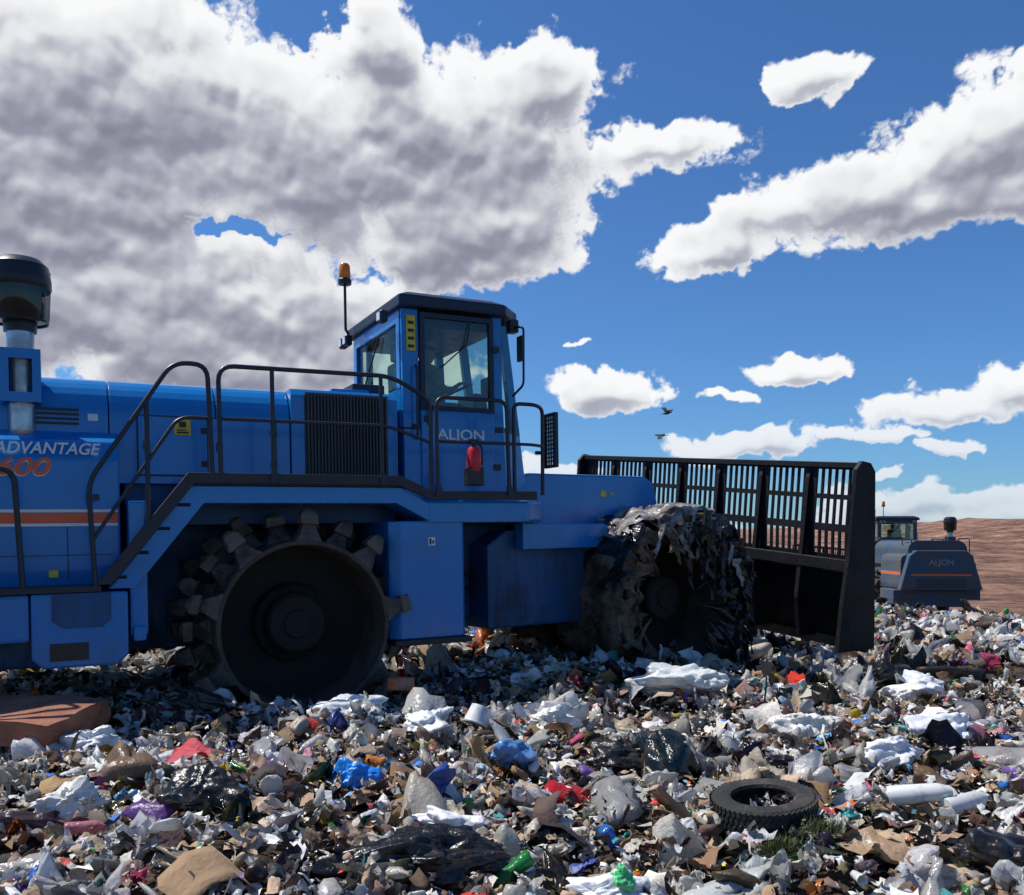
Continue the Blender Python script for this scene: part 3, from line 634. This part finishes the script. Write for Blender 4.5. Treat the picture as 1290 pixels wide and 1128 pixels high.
def scatter(kind,cnt,y0,y1,smean,ssig,smax,zlo,zhi,r,tilt=.45):
    global base
    T=TB[kind]
    xx=np.zeros(0); yy=np.zeros(0)
    while len(yy)<cnt:
        y_=r.uniform(y0,y1,cnt*2); x_=r.uniform(-1,1,cnt*2)*(.62*y1+2.5); ok=np.abs(x_)<.62*y_+2.5; yy=np.concatenate([yy,y_[ok]]); xx=np.concatenate([xx,x_[ok]])
    xx=xx[:cnt]; yy=yy[:cnt]
    c,s=math.cos(R(27)),math.sin(R(27)); S=(xx+1.9)*c+(yy-8)*s; Tt=-(xx+1.9)*s+(yy-8)*c
    inside=(np.abs(S)<.9)&(Tt>-.1)&(Tt<1.3)
    sz=np.clip(smean*np.exp(r.normal(0,ssig,cnt)),.012,smax)
    zz=H(xx,yy)+r.uniform(zlo,zhi,cnt)
    zz=np.where(inside,zz-.12,zz)
    which=r.integers(0,len(T),cnt); cols=pickcol(kind,cnt,r); Rm=rots(cnt,r,tilt)
    for k,(V,F) in enumerate(T):
        mk=which==k; N_=mk.sum()
        if N_==0: continue
        W=np.einsum('nij,vj->nvi',Rm[mk]*sz[mk][:,None,None],V)+np.stack([xx[mk],yy[mk],zz[mk]],-1)[:,None,:]
        l=np.array([i for f in F for i in f]); t=np.array([len(f) for f in F])
        AV.append(W.reshape(-1,3)); AL.append((l[None,:]+(np.arange(N_)*len(V))[:,None]+base).ravel()); AT.append(np.tile(t,N_))
        AC.append(np.repeat(cols[mk],len(V),0)); base+=N_*len(V)
gr=np.random.default_rng(99)
for kind,cnt,sm,sg,mx_ in [('bag',260,.085,.45,.2),('bag2',500,.045,.4,.09),('sheet',2200,.055,.55,.17),('film',1500,.075,.5,.21),('flap',1800,.050,.5,.15),('box',480,.042,.35,.09),
      ('bottle',420,.08,.3,.14),('cup',240,.055,.25,.09),('strip',1700,.08,.5,.22),('scrap',18000,.020,.5,.07),('filmlo',3400,.030,.4,.08)]:
    scatter(kind,cnt,2.4,9.5,sm,sg,mx_,-.02,.10 if kind!='scrap' else .12,gr,.45)
for kind,cnt,sm,sg,mx_ in [('bag',500,.12,.4,.26),('filmlo',5000,.085,.45,.2),('sheet',3400,.09,.45,.22),('film',1300,.13,.4,.28),('flap',2600,.085,.45,.2),('box',900,.06,.35,.13),
      ('bottle',500,.09,.3,.15),('cup',300,.07,.25,.11),('strip',1200,.12,.4,.25),('scrap',10000,.045,.5,.11)]:
    scatter(kind,cnt,9.5,25,sm,sg,mx_,-.03,.14,gr,.5)
me=bpy.data.meshes.new('garbage'); mesh_np(me,np.concatenate(AV),np.concatenate(AL),np.concatenate(AT))
ca=me.color_attributes.new('piece','FLOAT_COLOR','POINT'); ca.data.foreach_set('color',np.concatenate(AC).astype(np.float32).ravel())
def trashmat(name,attr=True,col=(.5,.5,.5),rough=.4,prints=True,dirt=.84,lo=.49):
    m,nt,b=newmat(name); N=nt.nodes; L=nt.links
    tc=N.new('ShaderNodeTexCoord')
    if attr: a=N.new('ShaderNodeAttribute'); a.attribute_name='piece'; csrc=a.outputs['Color']; L.new(a.outputs['Alpha'],b.inputs['Roughness'])
    else:
        a=N.new('ShaderNodeRGB'); a.outputs[0].default_value=(*col,1); csrc=a.outputs[0]; b.inputs['Roughness'].default_value=rough
    n1=N.new('ShaderNodeTexNoise'); n1.inputs['Scale'].default_value=9; n1.inputs['Detail'].default_value=6; n1.inputs['Roughness'].default_value=.75; L.new(tc.outputs['Object'],n1.inputs['Vector'])
    mr=N.new('ShaderNodeMapRange'); mr.inputs[1].default_value=lo; mr.inputs[2].default_value=dirt; L.new(n1.outputs['Fac'],mr.inputs[0])
    last=csrc
    if prints:
        vo=N.new('ShaderNodeTexVoronoi'); vo.inputs['Scale'].default_value=26; L.new(tc.outputs['Object'],vo.inputs['Vector'])
        m3=N.new('ShaderNodeMapRange'); m3.inputs[1].default_value=.33; m3.inputs[2].default_value=.30; m3.inputs[4].default_value=.5; L.new(n1.outputs['Fac'],m3.inputs[0])
        mx=N.new('ShaderNodeMix'); mx.data_type='RGBA'; mx.blend_type='MULTIPLY'; L.new(m3.outputs[0],mx.inputs[0]); L.new(last,mx.inputs[6]); L.new(vo.outputs['Color'],mx.inputs[7]); last=mx.outputs[2]
    mx=N.new('ShaderNodeMix'); mx.data_type='RGBA'; mx.inputs[7].default_value=(.15,.10,.065,1); L.new(mr.outputs[0],mx.inputs[0]); L.new(last,mx.inputs[6]); L.new(mx.outputs[2],b.inputs['Base Color'])
    n2=N.new('ShaderNodeTexNoise'); n2.inputs['Scale'].default_value=38; n2.inputs['Detail'].default_value=3; L.new(tc.outputs['Object'],n2.inputs['Vector'])
    bp=N.new('ShaderNodeBump'); bp.inputs['Strength'].default_value=.6; bp.inputs['Distance'].default_value=.012; L.new(n2.outputs['Fac'],bp.inputs['Height']); L.new(bp.outputs[0],b.inputs['Normal'])
    if attr:
        tl=N.new('ShaderNodeBsdfTranslucent'); L.new(mx.outputs[2],tl.inputs[0]); ms=N.new('ShaderNodeMixShader')
        k=N.new('ShaderNodeMapRange'); k.inputs[1].default_value=.5; k.inputs[2].default_value=.3; k.inputs[4].default_value=.4; L.new(a.outputs['Alpha'],k.inputs[0]); L.new(k.outputs[0],ms.inputs[0])
        L.new(b.outputs[0],ms.inputs[1]); L.new(tl.outputs[0],ms.inputs[2]); L.new(ms.outputs[0],N['Material Output'].inputs[0])
    return m
me.materials.append(trashmat('garbage_mix')); link(bpy.data.objects.new('garbage',me))
# ---------------------------------------------------------------- hero litter
def hero_bag(name,x,y,sx,sy,sz,col,seed,rough=.25,zoff=0,rot=0):
    r=np.random.default_rng(seed); V,F=ICO[5]; V=V.copy()
    V=V+.18*np.stack([np.sin(V[:,1]*3+seed),np.sin(V[:,2]*4+seed*2),np.sin(V[:,0]*3.5+seed)],-1)
    d=1+ridged(V,r,5,1.5,3.5,.6)+ridged(V,r,9,5,12,.38)+ridged(V,r,12,14,34,.2)
    W=V*d[:,None]*np.array([sx,sy,sz]); me=bpy.data.meshes.new(name)
    mesh_np(me,W,np.array(F).ravel(),np.full(len(F),3)); me.materials.append(trashmat(name+'_m',False,col,rough,False,.95,.52))
    o=link(bpy.data.objects.new(name,me)); o.location=(x,y,float(H(x,y))+sz*.4+zoff); o.rotation_euler=(0,0,rot)
    return o
hero_bag('trash_bag',-.38,4.15,.32,.18,.11,(.010,.010,.011),1,.3,.06)
hero_bag('trash_bag.001',-1.72,4.85,.2,.14,.12,(.010,.010,.011),2,.3,.05)
hero_bag('plastic_bag',-.95,5.25,.11,.08,.08,(.02,.25,.75),3,.3,.08)
hero_bag('plastic_bag.001',-.32,4.72,.17,.12,.09,(.82,.82,.83),4,.3,.08)
hero_bag('plastic_bag.002',1.62,8.2,.34,.16,.13,(.72,.73,.69),5,.3,.1)
hero_bag('plastic_bag.003',.42,4.05,.2,.12,.08,(.82,.83,.83),6,.3,.08)
hero_bag('plastic_bag.004',-.02,6.05,.14,.10,.10,(.10,.25,.5),8,.3,.08)
hero_bag('plastic_bag.005',.5,4.0,.05,.04,.05,(.1,.55,.2),9,.3,.18)
hero_bag('plastic_bag.006',2.35,6.9,.2,.14,.11,(.74,.72,.66),10,.3,.08)
hero_bag('plastic_bag.007',-.6,6.6,.17,.14,.11,(.8,.8,.78),12,.3,.08)
hero_bag('plastic_bag.008',-3.05,6.4,.2,.15,.12,(.74,.76,.76),13,.3,.08)
hero_bag('plastic_bag.009',-1.25,7.0,.18,.13,.11,(.76,.76,.74),18,.3,.08)
hero_bag('plastic_bag.010',2.55,5.9,.17,.12,.10,(.8,.8,.8),19,.3,.08)
hero_bag('plastic_bag.011',-2.5,5.0,.15,.11,.09,(.74,.72,.66),20,.3,.08)
hero_bag('plastic_bag.012',4.3,9.3,.3,.2,.16,(.78,.79,.8),21,.3,.08)
hero_bag('plastic_bag.013',3.3,6.6,.2,.14,.11,(.78,.79,.8),31,.3,.08)
hero_bag('plastic_bag.014',.3,7.3,.18,.12,.10,(.75,.74,.7),32,.3,.08)
hero_bag('trash_bag.002',3.9,9.6,.28,.2,.24,(.012,.012,.014),14,.3,.05)
hero_bag('trash_bag.003',.75,6.2,.20,.14,.09,(.014,.013,.014),15,.35,.05)
hero_bag('trash_bag.004',-2.3,7.0,.26,.16,.12,(.014,.013,.014),16,.3,.04)
hero_bag('trash_bag.005',2.35,4.15,.2,.14,.14,(.014,.013,.014),17,.35,.06)
hero_bag('trash_bag.007',1.9,5.9,.18,.11,.08,(.014,.013,.014),24,.35,.05)
bm=bmesh.new(); add_box(bm,-.75,.55,-.35,.4,-.09,.09); bmesh.ops.subdivide_edges(bm,edges=bm.edges[:],cuts=5,use_grid_fill=True)
for v in bm.verts: v.co.z+=.02*math.sin(v.co.x*5)+.015*math.sin(v.co.y*9); v.co.x+=.015*math.sin(v.co.y*21+v.co.z*30)
o=bm_obj('foam_cushion',bm,mat('foam_cushion_m',(.27,.085,.05),.85,0,(.36,.17,.10),6,.4,.7,.6,40)); o.location=(-3.72,6.55,.27); o.rotation_euler=(R(4),R(3),R(-8))
P,F=sheet(np.random.default_rng(4),22,16,.7,.55,.01); me=bpy.data.meshes.new('red_fabric'); mesh_np(me,P*.14,np.array(F).ravel(),np.full(len(F),4)); me.materials.append(trashmat('red_fabric_m',False,(.5,.03,.06),.7,False))
o=link(bpy.data.objects.new('red_fabric',me)); o.location=(-2.12,5.85,float(H(-2.12,5.85))+.2)
tube('plastic_pipe',[(.30,8.75,.22),(.8,8.85,.2),(1.35,8.8,.24)],.035,mat('white_pvc',(.7,.7,.68),.35,0,(.35,.3,.25),8,.5,.7),None,.2)
TY=mat('tire_rubber',(.018,.018,.018),.75,0,(.09,.075,.06),6,.5,.75,.5,50)
def tire(name,loc,rot,Rr=.31,w=.2):
    prof=[(.60,-.36),(.62,-.46),(.80,-.52),(.95,-.47),(1.0,-.38),(1.0,.38),(.95,.47),(.80,.52),(.62,.46),(.60,.36),(.64,.3),(.9,.36),(.93,.0),(.9,-.36),(.64,-.3),(.60,-.36)]
    e=empty(name,loc,rot)
    lathe('carcass',[(r_*Rr,h*w) for r_,h in prof],TY,e,seg=56)
    bm=bmesh.new()
    for i in range(56):
        for k in range(4):
            a=2*math.pi*(i+.5*(k%2))/56; u=Vector((math.cos(a),math.sin(a),0)); t=Vector((-u.y,u.x,0)); zc=(-.33+.22*k)*w
            vs=[]
            for r_ in(Rr*.99,Rr*1.02):
                for sx,sz in((-1,-1),(1,-1),(1,1),(-1,1)): vs.append(bm.verts.new(u*r_+t*sx*.011+Vector((0,0,zc+sz*.017+sx*.006))))
            for f in((4,5,6,7),(0,1,5,4),(1,2,6,5),(2,3,7,6),(3,0,4,7)): bm.faces.new([vs[q_] for q_ in f])
    bm_obj('tread',bm,TY,e); return e
tire('tire',(1.42,5.0,.08),(R(3),R(-5),0),.29,.18)
bm=bmesh.new(); gg=np.random.default_rng(8)
for cx,cy in((1.6,4.58),(1.33,4.45)):
    for i in range(900):
        a=gg.uniform(0,6.28); rr_=abs(gg.normal(0,.06)); x=cx+rr_*math.cos(a)*1.3; y=cy+rr_*math.sin(a); z=float(H(x,y))+.07+gg.uniform(0,.05); d=Vector(gg.normal(size=3)); d.z=abs(d.z); d.normalize(); L_=gg.uniform(.03,.08); s=d.cross(Vector((.3,.2,1))).normalized()*.003
        p=Vector((x,y,z)); bm.faces.new([bm.verts.new(p-s),bm.verts.new(p+s),bm.verts.new(p+d*L_)])
bm_obj('grass_clump',bm,mat('grass',(.06,.09,.025),.8,0,(.12,.12,.05),20))
def hero_lathe(name,prof,loc,rot,col):
    o=lathe(name,prof,mat(name+'_m',col,.35,0,tuple(c*.55 for c in col),12,.5,.7),None,loc,seg=24); o.rotation_euler=rot
hero_lathe('plastic_container',[(0,0),(.05,0),(.055,.02),(.05,.26),(.035,.3),(.02,.33),(0,.33)],(2.1,4.95,.17),(R(80),0,R(70)),(.7,.7,.66))
hero_lathe('plastic_container.001',[(0,0),(.045,0),(.05,.02),(.05,.22),(.02,.28),(0,.28)],(2.35,4.8,.15),(R(85),0,R(110)),(.62,.62,.6))
hero_lathe('plastic_bucket',[(0,0),(.08,0),(.10,.14),(.11,.14),(.105,.15),(.095,.14),(.075,.015),(0,.015)],(-.24,7.0,.28),(R(160),R(20),0),(.75,.75,.73))
boxes('orange_carton',[(-.12,.12,-.06,.06,-.05,.06)],mat('carton_m',(.7,.14,.03),.6,0,(.5,.4,.35),9),None,.01).location=(-1.02,8.15,.27)
# birds
BM=mat('feathers',(.03,.028,.025),.7,0,(.1,.09,.08),20)
def bird(name,loc,rot,up):
    bm=bmesh.new(); secs=[(-.26,.015,0),(-.2,.03,0),(-.1,.05,0),(.02,.065,0),(.1,.055,.01),(.15,.035,.02),(.19,.04,.03),(.23,.03,.03),(.27,.006,.02)]; pv=None
    for x,r_,z in secs:
        ring=[bm.verts.new((x,r_*math.cos(a),z+r_*math.sin(a)*.9)) for a in np.linspace(0,6.283,9)[:-1]]
        if pv:
            for k in range(8): bm.faces.new([pv[k],pv[(k+1)%8],ring[(k+1)%8],ring[k]])
        pv=ring
    for sg in(-1,1):
        prev=None
        for f,c0,c1,z in[(0,-.08,.09,.02),(.15,-.1,.11,.02+.1*up),(.3,-.1,.10,.02+.16*up),(.42,-.12,.04,.02+.15*up),(.52,-.12,-.08,.02+.12*up)]:
            a_=[bm.verts.new((c0,sg*(f+.03),z)),bm.verts.new((c1,sg*(f+.03),z+.01))]
            if prev: bm.faces.new([prev[0],prev[1],a_[1],a_[0]])
            prev=a_
    v=[bm.verts.new(q_) for q_ in((-.2,-.02,0),(-.2,.02,0),(-.38,.07,0),(-.38,-.07,0))]; bm.faces.new(v)
    o=bm_obj(name,bm,BM); o.location=loc; o.rotation_euler=rot
bird('bird',(7.0,40,7.3),(R(15),R(-10),R(20)),1.2)
bird('bird.001',(6.7,40,6.3),(R(-20),0,R(160)),-.6)
# ---------------------------------------------------------------- clouds : a cloud layer on a distant sky shell
BL=[(-25.2,24.8,10.5,6.2),(-9.0,28.6,3.2,3.0),(-3.0,23.7,8.6,5.2),(-12.4,22.4,9.0,5.6),(2.0,27.2,3.8,2.2),(9.6,23.6,4.6,1.4),(-2.3,18.8,6.5,3.0),(-27,18.3,10,4.6),(-15.7,13.4,8.5,3.8),
(-26,12.4,9.5,4.4),(-4.4,17.2,5.0,2.0),(18.4,26.2,3.1,1.2),(27,20.9,6,2.9),(18.6,19.5,5.2,2.2),(30,22.8,3.6,3.0),(12.8,17.6,4.4,1.3),(23,19.4,6,2.3),(30,18.9,4,1.9),
(6.4,9.35,4.3,1.5),(17.6,10.5,2.9,.85),(14.1,8.9,1.7,.4),(26.4,7.6,4.0,1.0),(30,8.4,2.8,1.1),(22.6,6.3,2.3,.5),(14.3,5.75,4.3,.85),(26,5.4,1.8,.45),(22.6,4.0,1.2,.35),(25.6,2.4,5.8,.9),(27.4,1.3,7,.8),(2.3,4.4,3.4,.7),(-16,10.8,12,3.2),(0,1,14,1.0),
(4.3,12.6,.8,.2),(-37,20,10,9),(38,20,8,4),(38,8,6,1.5),(-42,10,10,4)]
NEG=[(-17.5,18.4,3.2,.5),(-12.8,30.4,3.4,2.6),(14.6,25.6,1.2,2.0)]
ST=.066; az1=np.arange(-47,47,ST); el1=np.arange(-.5,38,ST); AZ,EE=np.meshgrid(az1,el1)
pr=np.random.default_rng(17); PERM=pr.permutation(512); PERM=np.concatenate([PERM,PERM]); GA=pr.uniform(0,6.283,512); GX=np.cos(GA); GY=np.sin(GA)
def perlin(x,y):
    xi=np.floor(x).astype(int); yi=np.floor(y).astype(int); xf=x-xi; yf=y-yi
    u=xf**3*(xf*(xf*6-15)+10); v=yf**3*(yf*(yf*6-15)+10)
    def gdot(a,b_,dx,dy):
        h=PERM[(PERM[a&511]+(b_&511))&511]; return GX[h]*dx+GY[h]*dy
    n00=gdot(xi,yi,xf,yf); n10=gdot(xi+1,yi,xf-1,yf); n01=gdot(xi,yi+1,xf,yf-1); n11=gdot(xi+1,yi+1,xf-1,yf-1)
    return (n00*(1-u)+n10*u)*(1-v)+(n01*(1-u)+n11*u)*v
def fbm(x,y,o,g=.5):
    s=0;a=1;t=0
    for i in range(o):
        s=s+a*perlin(x+i*13.7,y+i*7.3)*1.4; t+=a; a*=g; x=x*2.03; y=y*2.03
    return s/t*1.6
def cells(x,y,seed):
    xi=np.floor(x).astype(int); yi=np.floor(y).astype(int); best=np.full(x.shape,9.)
    for dx in(-1,0,1):
        for dy in(-1,0,1):
            cx=xi+dx; cy=yi+dy; h=PERM[(PERM[(cx+seed)&511]+(cy&511))&511]; h2=PERM[(h+seed*7+3)&511]
            d=(cx+.1+.8*h/512-x)**2+(cy+.1+.8*h2/512-y)**2; best=np.minimum(best,d)
    return np.clip(1-best*1.15,-.3,1)
def puffs(x,y,o,g=.55):
    s=0;a=1;t=0
    for i in range(o):
        s=s+a*(cells(x,y,i*17+5)-.55); t+=a; a*=g; x=x*2.1+3.1; y=y*2.1+1.7
    return s/t*1.5
def blur(A,k):
    for ax in(0,1):
        for _ in range(2):
            P_=np.pad(A,[(k,k) if i==ax else (0,0) for i in(0,1)],mode='edge'); c=np.cumsum(P_,axis=ax)
            c=np.concatenate([np.zeros_like(np.take(c,[0],axis=ax)),c],axis=ax); n_=A.shape[ax]
            A=(np.take(c,range(2*k+1,2*k+1+n_),axis=ax)-np.take(c,range(0,n_),axis=ax))/(2*k+1)
    return A
wx=fbm(AZ*.28,EE*.34,4); wy=fbm(AZ*.28+50,EE*.34+20,4); w2x=fbm(AZ*1.1+7,EE*1.3,4,.5); w2y=fbm(AZ*1.1+80,EE*1.3+9,4,.5)
PX=AZ+1.2*wx+.25*w2x; PY=EE+.8*wy+.2*w2y
def bl(a,e,rx,ry):
    dy=(PY-e); ryy=np.where(dy<0,ry*.78,ry); return 1-np.sqrt(((PX-a)/rx)**2+(dy/ryy)**2)
acc=0
for bq in BL: acc=acc+np.exp(5*np.clip(bl(*bq),-3,1))
mass=np.log(acc+1e-9)/5
mass=np.minimum(mass,.62+.25*np.tanh((mass-.62)*2))
QX=AZ*.34+.26*w2x; QY=EE*.44+.26*w2y
pf=puffs(QX,QY,6,.54)
lf=fbm(AZ*.13+9,EE*.2+3,4)
hf=fbm(AZ*1.3,EE*1.5,6,.58)
neg=0
for bq in NEG: neg=np.maximum(neg,np.clip(bl(*bq)+.25*hf+.2*pf,0,1))
mass=mass-1.6*neg
dens=mass+.50*pf+.28*lf+.08*hf
al=sstep(.02,.22,dens)
pfs=puffs(QX,QY,3,.5)
ths=blur(np.clip(mass+.60*pfs+.30*lf-.02,0,2.0),3)
ths=np.clip(ths,0,1.6)
def shift(A,dx,dy):
    return np.pad(A,((0,dy),(dx,0)),mode='edge')[dy:dy+A.shape[0],0:A.shape[1]]
tau=np.zeros_like(ths)
for k in range(1,15): tau+=shift(ths,int(k*2),int(k*6))*.115
tau=blur(tau,4); big=blur(ths,12)
light=.52*np.exp(-1.75*tau)+.48*np.exp(-1.55*big)
rel=ths-shift(ths,4,9); light=light+np.clip(rel,-.20,.30)*.75
fine=blur(np.clip(dens,0,2),1); rel2=fine-shift(fine,2,4); light=light+np.clip(rel2,-.12,.12)*.38
thin=1-sstep(.05,.5,dens); light=light+.28*thin+.02
light=np.clip(light*1.10,0,1)
stops=np.array([0,.15,.35,.62,1.0]); cols=np.array([(.235,.24,.315),(.30,.305,.385),(.46,.47,.545),(.78,.79,.82),(.95,.955,.965)])
CC=np.stack([np.interp(light,stops,cols[:,k]) for k in range(3)],-1)
hz=np.clip(1-EE/9,0,1)[...,None]; CC=CC*(1-.45*hz)+np.array([.60,.69,.79])*.45*hz
al=al*(1-.35*hz[...,0])
al=al*(1-sstep(40,46,np.abs(AZ)))*(1-sstep(34,37.5,EE))
ny,nx=AZ.shape; Rd=5200.; a=np.radians(AZ); e_=np.radians(EE)
PV=np.stack([Rd*np.cos(e_)*np.sin(a),Rd*np.cos(e_)*np.cos(a),Rd*np.sin(e_)],-1).reshape(-1,3)
idx=np.arange(ny*nx).reshape(ny,nx)
mxa=np.maximum.reduce([al[:-1,:-1],al[1:,:-1],al[:-1,1:],al[1:,1:]])>.004
fq=np.stack([idx[:-1,:-1],idx[:-1,1:],idx[1:,1:],idx[1:,:-1]],-1)[mxa]
used=np.unique(fq); remap=np.full(ny*nx,-1); remap[used]=np.arange(len(used)); fq=remap[fq]
me=bpy.data.meshes.new('sky'); mesh_np(me,PV[used],fq.ravel(),np.full(len(fq),4)); me.shade_smooth()
cat=me.color_attributes.new('cloud','FLOAT_COLOR','POINT'); cat.data.foreach_set('color',np.concatenate([CC.reshape(-1,3),al.reshape(-1,1)],1)[used].astype(np.float32).ravel())
m=bpy.data.materials.new('cloud_layer'); m.use_nodes=True; nt=m.node_tree; nt.nodes.clear(); N=nt.nodes; L=nt.links
at=N.new('ShaderNodeAttribute'); at.attribute_name='cloud'; em=N.new('ShaderNodeEmission'); tp=N.new('ShaderNodeBsdfTransparent'); ms=N.new('ShaderNodeMixShader'); oo=N.new('ShaderNodeOutputMaterial')
L.new(at.outputs['Color'],em.inputs[0]); L.new(at.outputs['Alpha'],ms.inputs[0]); L.new(tp.outputs[0],ms.inputs[1]); L.new(em.outputs[0],ms.inputs[2]); L.new(ms.outputs[0],oo.inputs[0])
try: m.cycles.emission_sampling='NONE'
except Exception: pass
me.materials.append(m); link(bpy.data.objects.new('sky',me))
# ---------------------------------------------------------------- light
sun_dir=Vector((-.5,.16,0)).normalized(); EL=R(57)
sd=Vector((sun_dir.x*math.cos(EL),sun_dir.y*math.cos(EL),math.sin(EL)))
sl=bpy.data.lights.new('sun','SUN'); sl.energy=5.0; sl.angle=R(.5); sl.color=(1,.955,.88)
so=link(bpy.data.objects.new('sun',sl)); so.rotation_euler=sd.to_track_quat('Z','Y').to_euler()
w=bpy.data.worlds.new('World'); scene.world=w; w.use_nodes=True; nt=w.node_tree; N=nt.nodes; L=nt.links; bg=N['Background']
bg.inputs[1].default_value=.105
sky=N.new('ShaderNodeTexSky'); sky.sky_type='NISHITA'; sky.sun_disc=False; sky.sun_elevation=EL; sky.sun_rotation=math.atan2(sd.x,sd.y); sky.air_density=1.0; sky.dust_density=.3; sky.ozone_density=3
mt=N.new('ShaderNodeMix'); mt.data_type='RGBA'; mt.blend_type='MULTIPLY'; mt.inputs[0].default_value=1; mt.inputs[7].default_value=(.46,.77,1.12,1)
L.new(sky.outputs[0],mt.inputs[6]); L.new(mt.outputs[2],bg.inputs[0])
# ---------------------------------------------------------------- camera
cam=bpy.data.cameras.new('camera'); co=link(bpy.data.objects.new('camera',cam)); co.location=(0,0,1.6); co.rotation_euler=(R(90),0,0)
cam.sensor_width=36; cam.lens=31.17; cam.shift_y=.09; cam.clip_end=9000; cam.clip_start=.05; scene.camera=co
scene.view_settings.view_transform='Standard'; scene.view_settings.look='None'; scene.view_settings.exposure=0
